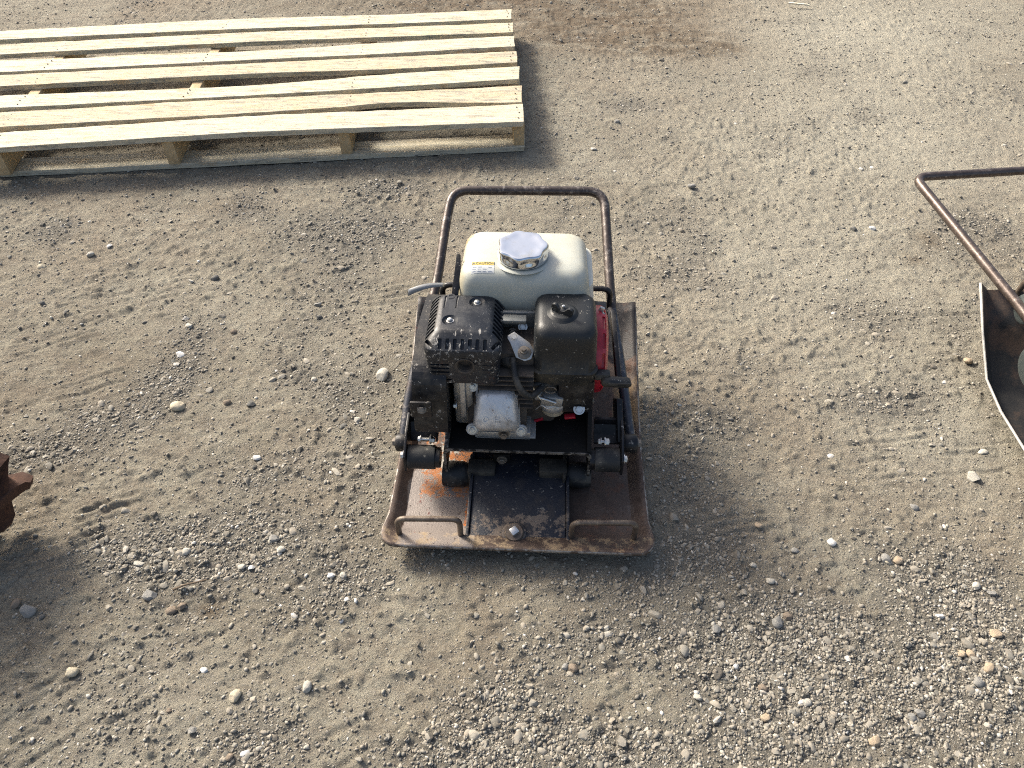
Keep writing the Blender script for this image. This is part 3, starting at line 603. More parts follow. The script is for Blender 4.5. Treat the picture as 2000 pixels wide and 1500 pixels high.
def slat(name, fa, fb, x0, x1, z0, z1, mat, seed, rough=.0014, n=90, bowz=None, parent=None):
    xs = np.linspace(x0, x1, n); b = bmesh.new(); rs = np.random.RandomState(seed)
    k = np.array([.25, .5, .25])
    def sm(f): y = np.array([f(x) for x in xs]); w_ = 9; yy = np.convolve(np.pad(y, (w_ // 2, w_ // 2), mode='edge'), np.ones(w_) / w_, 'valid'); yy[:5] = y[:5]; yy[-5:] = y[-5:]; return yy
    ya, yb = sm(fa), sm(fb)
    ya = ya + np.convolve(rs.normal(0, rough * 1.6, n), k, 'same'); yb = yb + np.convolve(rs.normal(0, rough, n), k, 'same')
    rows = []
    ph = rs.rand() * 6
    for i, x in enumerate(xs):
        dz = (.0018 * math.sin(x * 2.3 + ph) + rs.normal(0, .0002)); c = .0012
        y0, y1 = yb[i], ya[i]   # y0 near, y1 far
        prof = [(y0, z0), (y0, z1 - c), (y0 + c, z1), ((y0 + y1) / 2, z1), (y1 - c, z1), (y1, z1 - c), (y1, z0)]
        rows.append([b.verts.new((x + (0 if 0 < i < n - 1 else rs.normal(0, .0015)), a, zz + dz)) for a, zz in prof])
    for r0, r1 in zip(rows, rows[1:]):
        m_ = len(r0)
        for j in range(m_): b.faces.new((r0[j], r0[(j + 1) % m_], r1[(j + 1) % m_], r1[j]))
    b.faces.new(rows[0]); b.faces.new(rows[-1][::-1]); bmesh.ops.recalc_face_normals(b, faces=b.faces[:])
    me_ = bpy.data.meshes.new(name); b.to_mesh(me_); b.free()
    for p in me_.polygons: p.use_smooth = True
    me_.set_sharp_from_angle(angle=R(30)); return link(name, me_, mat, parent)
XL = -2.75
for i, (fe, ne) in enumerate(BOARDS):
    fa, xr = curve_pts(fe, PZ_TOP, rightx[i]); fb, _ = curve_pts(ne, PZ_TOP, rightx[i])
    if i == 5:
        fb0 = fb; fb = lambda x, f=fb0: f(x) + .030 * math.exp(-((x + .36) / .085) ** 2) * (1 if x < -.3 else 1)
    slat('deck_board', fa, fb, XL + .01 * (i % 3), xr, PZ_TOP - BT, PZ_TOP, WOODS[(0, 2, 1, 3, 0, 3, 1)[i]], 20 + i, parent=pallet, rough=.0018 if i in (5, 6) else .0010)
# stringers
SZ0, SZ1 = BT + .001, PZ_TOP - BT - .001
strs = [((1014, 240), (989, 24)), ((670, 256), (726, 34)), ((325, 276), (447, 46)), ((-14, 297), (150, 62))]
lines = [(WZ(*a, SZ1), WZ(*b_, SZ1)) for a, b_ in strs]
d = lines[3][0] - lines[2][0]; lines.append((lines[3][0] + d, lines[3][1] + d))
for k, (a, b_) in enumerate(lines):
    v = (b_ - a); v.z = 0; ln = v.length; v.normalize(); n = Vector((v.y, -v.x, 0)); mb = MB()
    mb.prism([(-.018, 0), (.018, 0), (.018, SZ1 - SZ0), (-.018, SZ1 - SZ0)], (a.x, a.y, SZ0), n, (0, 0, 1), -ln if n.cross(Vector((0, 0, 1))).dot(v) < 0 else ln, bev=.001)
    mb.build('stringer', M['stringer'], pallet)
# bottom boards
fbot, xr = curve_pts((345, 321.0, 309, 295.5), 0.0, 1024)
for k, off in enumerate((.0, .40, .88)):
    w0 = .092
    slat('bottom_board', lambda x, o=off: fbot(x) + o + w0, lambda x, o=off: fbot(x) + o, XL, (xr if k == 0 else xr - .06 * off), .0, BT, WOODS[(k + 1) % 3], 60 + k, parent=pallet)
# nails
nb = MB()
for k, (a, b_) in enumerate(lines[:4]):
    for i, (fe, ne) in enumerate(BOARDS):
        fa, _ = curve_pts(fe, PZ_TOP, rightx[i]); fb, _ = curve_pts(ne, PZ_TOP, rightx[i])
        t = (i + .5) / 7; x = a.x + (b_.x - a.x) * (1 - (1 - t)) if False else b_.x + (a.x - b_.x) * t
        for u in (.2, .5, .8):
            if k == 0: x = min(x, b_.x + (a.x - b_.x) * t) - 0.0
            xx = x + random.uniform(-.006, .006); yy = fb(xx) * (1 - u) + fa(xx) * u
            nb.cyl((xx, yy, PZ_TOP - .002), (xx, yy, PZ_TOP + .0020), .0022, n=8)
nb.build('nail_heads', M['nail'], pallet, kind='stuff')

# ------------------------------------------------------------------ MAIN COMPACTOR
O = WZ(1009, 1077, .032); O.z = 0
A = Frame(O, R(-2.4))
comp = empty('plate_compactor', O, R(-2.4), 'plate compactor with cream fuel tank, chrome cap and rusty base plate in the centre', 'plate compactor')
def base_plate(parent, rows, hw_fn, flange, fh, mats, name='base_plate', th=.008):
    """rows: (y, z); dish section across x; front corners cut by hw_fn(y)"""
    b = bmesh.new(); grid = []
    nx = 16
    for (y, z, fl) in rows:
        hw = hw_fn(y); ff = flange; r = []
        xs = [-hw, -hw + ff * .35, -hw + ff] + [(-hw + ff) + (2 * hw - 2 * ff) * (k / nx) for k in range(1, nx)] + [hw - ff, hw - ff * .35, hw]
        for j, x in enumerate(xs):
            e = {0: fh, 1: fh * .62, len(xs) - 2: fh * .62, len(xs) - 1: fh}.get(j, 0) * fl
            r.append(b.verts.new((x, y, z + e)))
        grid.append(r)
    for r0, r1 in zip(grid, grid[1:]):
        for k in range(len(r0) - 1): b.faces.new((r0[k], r0[k + 1], r1[k + 1], r1[k]))
    bmesh.ops.recalc_face_normals(b, faces=b.faces[:])
    if sum(f.normal.z for f in b.faces) < 0: bmesh.ops.reverse_faces(b, faces=b.faces[:])
    me_ = bpy.data.meshes.new(name); b.to_mesh(me_); b.free()
    for p in me_.polygons: p.use_smooth = True
    me_.set_sharp_from_angle(angle=R(28)); o = link(name, me_, mats, parent)
    md = o.modifiers.new('s', 'SOLIDIFY'); md.thickness = th; md.offset = -1; md.use_rim = True; md.material_offset_rim = 1
    return o
def hw1(y):
    return np.interp(y, [0, .006, .014, .026, .040, .07, .6], [.240, .250, .2565, .2600, .2590, .2535, .2535])
rows = [(0, .040, .10), (.006, .0385, .2), (.014, .036, .3), (.026, .0325, .45), (.040, .027, .7), (.055, .019, .9), (.075, .012, 1), (.12, .010, 1), (.18, .010, 1), (.26, .011, 1), (.34, .030, 1), (.42, .056, 1), (.50, .088, 1), (.56, .124, .8), (.58, .142, .5), (.60, .158, .2)]
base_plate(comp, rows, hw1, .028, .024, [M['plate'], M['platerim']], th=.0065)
# exciter cover (dark sloping centre)
mb = MB(); mb.prism([(.014, .018), (.030, .028), (.16, .046), (.30, .055), (.30, .012), (.06, .012)], (-.094, 0, 0), (0, 1, 0), (0, 0, 1), .188, bev=.003)
mb.build('exciter_cover', M['cover'], comp)
for sx in (-1, 1):
    mb = MB(); mb.prism([(.012, .016), (.030, .032), (.165, .052), (.30, .060), (.30, .012), (.06, .012)], (sx * .0945 - (.006 if sx < 0 else 0) + 0, 0, 0), (0, 1, 0), (0, 0, 1), .006, bev=.0012)
    mb.build('side_rib', M['cover'], comp)
# drain bolt
cn = Vector((0, -.27, .96)).normalized(); pb = A.y(1004, 1039, .033) ; pb = Vector((pb.x, .040, .032))
mb = MB(); mb.lathe(pb - cn * .004, cn, [(0, .025), (.005, .0235), (.007, .019)], 28); mb.build('weld_boss', M['cover'], comp)
mb = MB(); mb.lathe(pb, cn, [(0, .0185), (.006, .0185), (.009, .0165), (.009, .012)], 28); db = mb.build('drain_collar', M['loop'], comp)
q = cn.to_track_quat('Z', 'Y').to_matrix() @ Matrix.Rotation(R(38), 3, 'Z')
mb = MB(); mb.box(pb + cn * .013, (.0155, .0155, .012), q, bev=.002); mb.build('square_plug', M['zinc'], db)
# front lifting loops
for (x0, x1, py0, ptop) in ((781, 900, 1047, 1013), (1115, 1237, 1052, 1020)):
    a = A.z(x0, py0, .022); b_ = A.z(x1, py0 + 2, .022); a.z = b_.z = .015
    ta = A.y(x0 - 2, ptop, a.y); tb = A.y(x1, ptop + 1, b_.y)
    mb = MB(); mb.tube(rounded([a, (a.x, a.y, ta.z), (b_.x, b_.y, tb.z), b_], .018), .0056, 14); o = mb.build('lifting_loop', M['loop'], comp)
    for p in (a, b_):
        mb = MB(); mb.lathe((p.x, p.y, .014), (0, 0, 1), [(0, .011), (.006, .009), (.012, .0062)], 14); mb.build('weld', M['loop'], o)
# rear lifting loops
for (x0, x1) in ((-.180, -.105), (.125, .181)):
    zt = .275; y0 = .50
    mb = MB(); mb.tube(rounded([(x0, y0, .09), (x0, y0, zt), (x1, y0, zt), (x1, y0, .09)], .02), .0062, 14); mb.build('lifting_loop', M['black'], comp)
# engine deck: inverted channel
DZ = .131; dy0 = .165; dy1 = .50
xl = A.y(866, 884, dy0).x; xr_ = A.y(1156, 884, dy0).x
def channel(t0):
    o = [(xl - .0, DZ - .070), (xl, DZ - .012)] + [(xl + .012 - .012 * math.cos(R(a)), DZ - .012 + .012 * math.sin(R(a))) for a in (22, 45, 67, 90)]
    o += [(xr_ - .012 + .012 * math.sin(R(a)), DZ - .012 + .012 * math.cos(R(a))) for a in (0, 22, 45, 67, 90)] + [(xr_, DZ - .070)]
    i = [(xr_ - t0, DZ - .070), (xr_ - t0, DZ - .014), (xr_ - .012, DZ - t0), (xl + .012, DZ - t0), (xl + t0, DZ - .014), (xl + t0, DZ - .070)]
    return o + i
mb = MB(); mb.prism(channel(.005), (0, dy1, 0), (1, 0, 0), (0, 0, 1), dy1 - dy0, bev=.0006); deck = mb.build('engine_deck', M['deck'], comp)
mb = MB(); mb.prism([(-a, b_) for a, b_ in channel(.0052)][::-1] if False else channel(.0053), (0, dy0 - .0002, 0), (1, 0, 0), (0, 0, 1), .0025); mb.build('deck_edge', M['deckedge'], deck)
# side gussets rising behind
for sx, X0 in ((-1, xl + .004), (1, xr_ - .009)):
    mb = MB(); mb.prism([(dy0 + .001, DZ + .0005), (dy0 + .03, DZ + .020), (.27, .215), (.31, .235), (.46, .235), (.49, .20), (.49, DZ + .0005)], (X0 - (.001 if sx < 0 else 0), 0, 0), (0, 1, 0), (0, 0, 1), .008, bev=.001)
    mb.build('side_gusset', M['deckedge'] if sx < 0 else M['deck'], comp)
mb = MB(); mb.box(((xl + xr_) / 2, .494, .19), (xr_ - xl - .03, .005, .11)); mb.build('rear_crossplate', M['deck'], comp)
# inner rubber mounts + brackets
for sx, (pa, pb_, pc) in ((-1, (866, 917, 924)), (1, (1153, 1104, 928))):
    y = .185; a = A.y(pa, pc, y); b_ = A.y(pb_, pc, y); c_ = Vector((b_.x, y, a.z))
    mb = MB(); mb.lathe((a.x, y, a.z), (c_ - Vector((a.x, y, a.z))), [(0, .025), (.008, .025), (.014, .0272), (abs(b_.x - a.x) - .012, .0265), (abs(b_.x - a.x), .021)], 28); mb.build('rubber_mount', M['rubber'], comp)
    mb = MB(); mb.box((b_.x - sx * .0035, y + .0, a.z + .004), (.006, .060, .054), bev=.003); mb.box((b_.x - sx * .026, y - .001, a.z + .014), (.056, .036, .034), bev=.003)
    br = mb.build('mount_bracket', M['bracket'], comp)
    mb = MB(); mb.hexbolt((b_.x - sx * .007, y - .008, a.z - .006), (-sx, 0, 0), .0068, .008); mb.build('bolt', M['oldbolt'] if sx < 0 else M['zinc'], br)
p = A.y(980, 903, dy0 + .02); mb = MB(); mb.box((p.x, dy0 + .03, p.z + .002), (.034, .006, .026), bev=.002); o = mb.build('bolt_tab', M['deck'], comp)
mb = MB(); mb.hexbolt((p.x, dy0 + .027, p.z + .001), (0, -1, 0), .0075, .008); mb.build('bolt', M['oldbolt'], o)
# outer mounts with brackets and handle pivots
for sx, c in ((-1, dict(m0=851, m1=797, my=893, bx=(804, 862), by=846, bolt=(834, 858), piv=(787, 864))), (1, dict(m0=1161, m1=1211, my=897, bx=(1166, 1208), by=852, bolt=(1186, 863), piv=(1231, 866)))):
    y = .175; a = A.y(c['m0'], c['my'], y); b_ = A.y(c['m1'], c['my'], y); ln = abs(a.x - b_.x)
    mb = MB(); mb.lathe((a.x, y, a.z), (sx, 0, 0), [(0, .024), (.003, .0245), (ln - .002, .0245), (ln, .022)], 32); mb.build('outer_rubber_mount', M['rubber'], comp)
    mb = MB(); mb.lathe((a.x - sx * .010, y, a.z), (sx, 0, 0), [(0, .021), (.010, .021)], 28)
    mb.prism([(y - .024, a.z - .018), (y + .012, a.z - .028), (y + .075, a.z + .028), (y + .070, a.z + .055), (y + .02, a.z + .046), (y - .022, a.z + .022)], (b_.x + (0 if sx > 0 else -.005), 0, 0), (0, 1, 0), (0, 0, 1), .005, bev=.001)
    mb.prism([(y + .040, a.z + .0), (y + .062, a.z + .004), (y + .080, a.z + .030), (y + .074, a.z + .046), (y + .066, a.z + .046), (y + .068, a.z + .03), (y + .055, a.z + .012), (y + .038, a.z + .006)], (min(a.x, b_.x), 0, 0), (0, 1, 0), (0, 0, 1), ln, bev=.001)
    br = mb.build('pivot_bracket', M['black'], comp)
    pbz = A.y(*c['bolt'], y + .022)
    mb = MB(); mb.hexbolt((pbz.x + sx * -.006, pbz.y, pbz.z), (1, 0, 0), .0068, .010); mb.cyl((pbz.x + .004, pbz.y, pbz.z), (pbz.x - .018, pbz.y, pbz.z), .0035, n=10)
    mb.hexbolt((pbz.x - .012, pbz.y, pbz.z), (-1, 0, 0), .0058, .006); mb.build('clamp_bolt', M['zinc'], br)
    mb = MB(); mb.hexbolt((b_.x + sx * .006, y - .004, a.z + .008), (sx, 0, 0), .0072, .007); mb.build('bolt', M['zinc'], br)
    pv = A.y(*c['piv'], y + .040)
    mb = MB(); mb.lathe((pv.x - sx * .016, pv.y, pv.z), (sx, 0, 0), [(0, .0175), (.002, .019), (.026, .019), (.029, .017)], 26)
    e = mb.build('handle_pivot', M['black'], comp); mb = MB(); mb.hexbolt((pv.x + sx * .013, pv.y, pv.z), (sx, 0, 0), .0085, .008); mb.build('bolt', M['oldbolt'], e)
# handle
pv = A.y(787, 864, .215); top_y, top_z = 1.53 - O.y, .354
hd = Vector((0, top_y - .215, top_z - pv.z)); hn = Vector((1, 0, 0)).cross(hd)
HP = [A.plane(px, py, (0, .215, pv.z), hn) for px, py in ((787, 862), (801, 760), (832, 640), (853, 555), (872, 430), (884, 371.5), (1180, 373.5), (1184, 440), (1193, 590), (1210, 700), (1233, 866))]
mb = MB(); mb.tube(rounded(HP, [.05, .05, .05, .05, .065, .065, .075, .06, .05, .05, .05], 8), .0108, 16); mb.build('handle', M['tube'], comp)
# belt cover on the left
def poly_round(pts, r): return [(q.x, q.y) for q in rounded([(*pts[-1], 0)] + [(*p, 0) for p in pts] + [(*pts[0], 0)], r, 5)[1:-1]] if False else [(q.x, q.y) for i in range(len(pts)) for q in rounded([Vector((*pts[i - 1], 0)), Vector((*pts[i], 0)), Vector((*pts[(i + 1) % len(pts)], 0))], r, 5)[1:-1]]
bl = A.y(807, 760, .20).x; brr = A.y(868, 745, .20).x + .004
outl = poly_round([(.165, .165), (.195, .185 + .115), (.30, .325), (.46, .290), (.50, .17), (.40, .10), (.22, .145)], .035)
mb = MB(); mb.prism(outl, (bl, 0, 0), (0, 1, 0), (0, 0, 1), brr - bl, bev=.014); bc = mb.build('belt_cover', M['black'], comp)
mb = MB(); q = A.y(823, 797, .163); mb.box((q.x, .160, q.z), (.040, .006, .040), bev=.003); bb = mb.build('cover_bracket', M['black'], comp)
mb = MB(); mb.hexbolt((q.x + .002, .157, q.z + .004), (0, -.8, .5), .006, .008); mb.build('bolt', M['oldbolt'], bb)
# ---------------- engine
eng = comp
# block and fins
mb = MB(); mb.box((-.005, .335, .225), (.15, .19, .19), bev=.012)
for k in range(8): mb.box((-.030, .235 + .0, .205 + k * .012), (.105, .05, .0035), bev=.001)
mb.build('engine_block', M['castiron'], eng)
# base foot
a = A.y(929, 842, .195); b_ = A.y(1036, 872, .195); mb = MB()
mb.box(((a.x + b_.x) / 2, .235, (a.z + b_.z) / 2 - .004), (b_.x - a.x, .08, a.z - b_.z + .006), bev=.003); mb.box(((a.x + b_.x) / 2 + .004, .245, DZ + .003), (b_.x - a.x + .012, .10, .006), bev=.002)
o = mb.build('crankcase_foot', M['alu'], eng)
c = A.y(984, 850, .19); mb = MB(); mb.hexbolt((c.x, .196, c.z), (0, -.9, .2), .0075, .013); mb.build('drain_plug', M['oldbolt'], o)
# tall grey cover strip left of the head
a = A.y(900, 742, .205); b_ = A.y(907, 815, .205); mb = MB(); mb.box(((a.x + b_.x) / 2, .232, (a.z + b_.z) / 2), (.012, .055, a.z - b_.z + .0), bev=.003); o = mb.build('crankcase_flange', M['alu'], eng)
for (px, py) in ((889, 792),):
    c = A.y(px, py, .208); mb = MB(); mb.hexbolt((c.x + .004, c.y, c.z), (-1, 0, 0), .0058, .007); mb.build('bolt', M['zinc'], o)
mb = MB(); mb.box((A.y(880, 780, .25).x + .03, .27, .20), (.04, .10, .12), bev=.01); mb.build('crankcase_side_cover', M['alu'], eng)
# valve cover
vdir = Vector((0, -.90, .43)).normalized()          # outward
vup = Vector((0, .43, .90)).normalized()
vc = A.y(971, 795, .213)
def vpt(x, u, dn): return vc + Vector((x, 0, 0)) + vup * u + vdir * dn
def vloft(mb, secs, n=6):
    rings = []
    for (hx, hxt, hu, r, dn, du) in secs:
        o = []
        for (x_, u_) in rrect(1, 1, r, n):
            k = (u_ + 1) / 2; o.append(mb.b.verts.new(vpt(x_ * (hx * (1 - k) + hxt * k), u_ * hu + du, dn)))
        rings.append(o)
    m_ = len(rings[0])
    for a_, c_ in zip(rings, rings[1:]):
        for k in range(m_): mb.b.faces.new((a_[k], a_[(k + 1) % m_], c_[(k + 1) % m_], c_[k]))
    mb.b.faces.new(rings[0][::-1]); mb.b.faces.new(rings[-1])
mb = MB(); vloft(mb, [(.047, .040, .048, .35, 0, 0), (.047, .040, .048, .35, .006, 0), (.0455, .038, .045, .4, .008, 0), (.0445, .035, .040, .4, .026, .002), (.042, .031, .036, .45, .034, .003), (.037, .026, .030, .5, .038, .003)])
vcv = mb.build('valve_cover', M['alucover'], eng, smooth=50)
mb = MB()
for sx in (-1, 1):
    for su in (-1, 1):
        c = vpt(sx * .0475, su * .044 + (-.002 if su < 0 else 0), 0); mb = MB(); mb.cyl(c, c + vdir * .0065, .0125, n=22, bev=.001); mb.build('flange_ear', M['alucover'], vcv)
mb = MB()
mb.box(vpt(0, -.040, .003), (.090, .006, .018), Matrix.Rotation(R(-25), 3, 'X'), bev=.002)
mb.build('cover_flange', M['alucover'], vcv)
for sx in (-1, 1):
    for su in (-1, 1):
        c = vpt(sx * .0475, su * .044 + (-.002 if su < 0 else 0), .0065); mb = MB(); mb.hexbolt(c, vdir, .0062, .0065); mb.build('bolt', M['zinc'], vcv)
rot = Matrix((Vector((1, 0, 0)), vup, vdir)).transposed()
text_mesh('O  H  V', .016, .0012, None, 'raised_letters', M['alucover'], vcv, Matrix.Translation(vpt(0, -.012, .0382)) @ rot.to_4x4())
mb = MB(); mb.box(vpt(0, 0, -.03), (.085, .055, .085), rot @ Matrix.Rotation(0, 3, 'X'), bev=.006)
for k in range(7): mb.box(vpt(0, 0, -.012 - k * .009), (.115, .105, .003), rot, bev=.001)
mb.build('cylinder_head', M['castiron'], eng)
# fuel tank
tx = (A.y(888, 610, .333).x + A.y(1157, 610, .333).x) / 2; hw_ = (A.y(1157, 610, .333).x - A.y(888, 610, .333).x) / 2
ty0, ty1 = .332, .505; cy = (ty0 + ty1) / 2; hy = (ty1 - ty0) / 2
def taper(mb):
    for v in mb.b.verts:
        if v.co.y > cy: v.co.x = tx + (v.co.x - tx) * (1 - .03 * (v.co.y - cy) / hy)
mb = MB(); mb.loft([(tx, cy, .343, hw_ - .012, hy - .010, .03), (tx, cy, .3435, hw_ - .004, hy - .004, .03), (tx, cy, .350, hw_ - .003, hy - .003, .028), (tx, cy, .372, hw_ - .006, hy - .004, .029), (tx, cy + .001, .394, hw_ - .009, hy - .007, .029),
                    (tx, cy + .001, .406, hw_ - .0115, hy - .010, .029), (tx, cy + .002, .414, hw_ - .0155, hy - .0145, .029), (tx, cy + .002, .4195, hw_ - .0215, hy - .0205, .027), (tx, cy + .003, .4230, hw_ - .0295, hy - .0285, .024), (tx, cy + .004, .4247, hw_ - .040, hy - .041, .024), (tx, cy + .005, .4256, hw_ - .055, hy - .055, .016)], 8)
taper(mb)
cap_c = A.z(1021, 474, .455); cap_c.z = 0
tank = mb.build('fuel_tank', M['tank'], eng, smooth=60)
mb = MB(); mb.loft([(tx, cy, .337, hw_ + .0005, hy + .001, .032), (tx, cy, .3385, hw_ + .002, hy + .0025, .034), (tx, cy, .342, hw_ + .002, hy + .0025, .034), (tx, cy, .3435, hw_, hy, .032)], 8); taper(mb); mb.build('tank_seam', M['tank2'], tank, smooth=60)
mb = MB(); mb.loft([(tx + .008, cy + .006, .344, hw_ - .004, hy - .012, .03), (tx + .008, cy + .006, .385, hw_ - .008, hy - .014, .03), (tx + .006, cy + .006, .39, hw_ - .02, hy - .02, .03)], 8); mb.build('tank_rear_shell', M['tank2'], tank, smooth=60)
mb = MB(); mb.lathe((cap_c.x, cap_c.y, .4225), (0, 0, 1), [(0, .056), (.0016, .054), (.0026, .049), (.0028, .040)], 40); mb.build('filler_neck', M['tank'], tank, smooth=60)
lob = lambda a, h: 1 - (.10 * min(1, max(0, (h - .006) / .006))) * ((1 + math.cos(7 * a + .4)) / 2) ** .9
mb = MB(); mb.lathe((cap_c.x, cap_c.y, .4265), (0, 0, 1), [(0, .0465), (.0015, .0485), (.004, .0488), (.007, .0490), (.011, .0492), (.014, .0492), (.020, .0492), (.0225, .0485), (.0245, .0465), (.0248, .043), (.0238, .036), (.0235, .02), (.0235, .004)], 96, lobes=lob)
mb.build('fuel_cap', M['chrome'], tank, smooth=38)
# caution sticker: lies on the tank's top front
bpy.context.view_layer.update()
from mathutils.bvhtree import BVHTree
tv = BVHTree.FromPolygons([v.co.copy() for v in tank.data.vertices], [p.vertices[:] for p in tank.data.polygons])
def on_tank(x, y):
    h = tv.ray_cast(Vector((x, y, 1)), Vector((0, 0, -1))); return h[0]
sa = A.z(923, 514, .423); sb = A.z(965, 527, .420)
def patch(name, x0, x1, y0, y1, lift, mat, parent, n=10):
    b = bmesh.new(); g = []
    for j in range(n + 1):
        r = []
        for i in range(n + 1):
            x = x0 + (x1 - x0) * i / n; y = y0 + (y1 - y0) * j / n; h = on_tank(x, y); r.append(b.verts.new((x, y, h.z + lift)))
        g.append(r)
    for j in range(n):
        for i in range(n): b.faces.new((g[j][i], g[j][i + 1], g[j + 1][i + 1], g[j + 1][i]))
    me_ = bpy.data.meshes.new(name); b.to_mesh(me_); b.free()
    for p in me_.polygons: p.use_smooth = True
    return link(name, me_, mat, parent)
cxs = A.z(943, 522, .422); sx0, sx1 = cxs.x - .0215, cxs.x + .0215; sy0, sy1 = cxs.y - .0125, cxs.y + .0135
st = patch('caution_sticker', sx0, sx1, sy0, sy1, .0005, M['whitelabel'], tank)
patch('sticker_band', sx0 + .0004, sx1 - .0004, sy1 - .0092, sy1 - .0004, .0008, M['yellow'], st)
def drape(me_, lift):
    for v in me_.vertices:
        h = on_tank(v.co.x, v.co.y); v.co.z = (h.z if h else .42) + lift + v.co.z
t_ = text_mesh('\u25B2CAUTION', .0078, .0001, None, 'caution_lettering', M['ink'], st, Matrix.Translation((cxs.x, sy1 - .0050, 0))); drape(t_.data, .0011)
for k in range(3):
    for j in range(4):
        w_ = (sx1 - sx0) / 4.4; x = sx0 + .002 + j * w_; patch('small_print', x, x + w_ * random.uniform(.6, .85), sy0 + .0022 + k * .0045, sy0 + .0034 + k * .0045, .0008, M['inkblue'], st, 3) if (k + j) % 5 != 4 else None
# muffler guard
gy0, gy1 = .200, .362; gz0, gz1 = .272, .386
gxl = A.y(826, 700, gy0).x; gxr = A.y(979, 700, gy0).x; gcx = (gxl + gxr) / 2; ghx = (gxr - gxl) / 2; gcy = (gy0 + gy1) / 2; ghy = (gy1 - gy0) / 2
mb = MB(); mb.loft([(gcx, gcy, gz0, ghx - .008, ghy - .006, .012), (gcx, gcy, gz0 + .003, ghx - .004, ghy - .003, .014), (gcx, gcy, .32, ghx - .003, ghy - .002, .014), (gcx, gcy, .334, ghx - .001, ghy, .016), (gcx, gcy, .350, ghx, ghy + .0005, .018),
                    (gcx, gcy, .3565, ghx - .002, ghy - .002, .018), (gcx, gcy + .002, .366, ghx - .011, ghy - .014, .016), (gcx, gcy + .003, .3735, ghx - .019, ghy - .026, .014), (gcx, gcy + .004, .3765, ghx - .024, ghy - .031, .012)], 5)
guard = mb.build('muffler_guard', M['guard'], eng, smooth=35)
cut = MB()
for k in range(7):                                   # front bevel slots
    x = gcx - .040 + k * .0135; cut.box((x, gy0 + .0125, .3635), (.0066, .020, .012), Matrix.Rotation(R(38), 3, 'X'), bev=.002)
for sx in (-1, 1):                                   # side bevel slots
    for k in range(10): cut.box((gcx + sx * (ghx - .0085), gy0 + .036 + k * .0112, .3625), (.027, .0064, .020), Matrix.Rotation(R(sx * 34), 3, 'Y') @ Matrix.Rotation(R(-sx * 18), 3, 'Z'), bev=.0012)
    cut.box((gcx + sx * (ghx - .010), gy0 + .016, .360), (.006, .024, .018), Matrix.Rotation(R(sx * -35), 3, 'Z'), bev=.0015)
for k in range(5): cut.box((gcx - .042 + (.0 if k < 3 else .003), gy0, .322 - k * .0095), (.034 if k in (0, 1, 2, 4) else .012, .014, .0042), bev=.0012)
for k in range(3): cut.box((gcx + .045, gy0, .324 - k * .012), (.020, .007, .004), bev=.0012)
pc_ = A.y(908, 715, gy0); cut.cyl((pc_.x, gy0 - .02, pc_.z), (pc_.x, gy0 + .016, pc_.z), .0165, n=28)
for (px, py) in ((879, 625), (932, 590)):
    c = A.z(px, py, .3765); cut.lathe((c.x, c.y, .3708), (0, 0, 1), [(0, .009), (.0062, .0155), (.01, .018)], 24)
for dx in (-.010, .012): cut.box((gcx - .048 + dx + .018, gcy + .034, .3765), (.0035, .036, .004), bev=.0012)
boolcut(guard, cut)
for (px, py) in ((879, 625), (932, 590)):
    c = A.z(px, py, .372); mb = MB(); mb.lathe((c.x, c.y, .3700), (0, 0, 1), [(0, .0075), (.0015, .0075), (.0016, .0052), (.0045, .0048), (.006, .003), (.0062, .002)], 20); mb.build('screw', M['zinc'], guard)
mb = MB(); mb.lathe((pc_.x, gy0 + .014, pc_.z), (0, -1, 0), [(0, .0005), (0.0001, .0135), (.012, .0135), (.014, .0165), (.0155, .0185), (.016, .0175), (.0145, .0145), (.004, .0125), (.001, .012)], 28, cap=False)
mb.build('exhaust_outlet', M['castiron'], guard)
mb = MB(); mb.box((gcx, gcy, .330), (2 * ghx - .018, 2 * ghy - .016, .06), bev=.01) if False else mb.box((gcx, gcy, .30), (.02, .02, .02)); mb.build('muffler', M['dark'], eng)
pe = A.z(881, 577, .380); mb = MB(); mb.lathe((pe.x, pe.y + .002, .3670), (0, 0, 1), [(0, .011), (.006, .0095), (.010, .0075), (.0102, .0042), (.007, .004)], 20); mb.build('guard_ear', M['guard'], guard)
# air cleaner
ay0, ay1 = .222, .356; az0, az1 = .252, .386
axl = A.y(1036, 740, ay0).x; axr = A.y(1168, 740, ay0).x; acx = (axl + axr) / 2; ahx = (axr - axl) / 2; acy = (ay0 + ay1) / 2; ahy = (ay1 - ay0) / 2
mb = MB(); mb.loft([(acx, acy, az0 - .012, ahx * .72, ahy * .7, .02), (acx + .002, acy, az0, ahx - .010, ahy - .006, .022), (acx, acy, az0 + .012, ahx - .003, ahy - .001, .020), (acx, acy, az0 + .032, ahx - .001, ahy + .001, .020), (acx, acy, az0 + .036, ahx - .0005, ahy + .002, .020),
                    (acx, acy, az0 + .038, ahx - .004, ahy - .001, .022), (acx - .001, acy, .34, ahx - .005, ahy - .003, .022), (acx - .001, acy, .366, ahx - .006, ahy - .005, .022), (acx - .001, acy + .001, .376, ahx - .009, ahy - .008, .022), (acx - .001, acy + .002, .382, ahx - .014, ahy - .014, .020),
                    (acx - .001, acy + .003, .3848, ahx - .021, ahy - .022, .016), (acx - .001, acy + .003, .3858, ahx - .032, ahy - .034, .012)], 7)
ac = mb.build('air_cleaner_cover', M['plastic'], eng, smooth=60)
wn = A.z(1100, 606, .392); mb = MB(); mb.lathe((wn.x, wn.y, .3815), (0, 0, 1), [(0, .0325), (.0035, .0305), (.0055, .025), (.0085, .0235), (.0095, .020)], 36); dome = mb.build('cover_boss', M['plastic'], ac, smooth=60)
mb = MB()
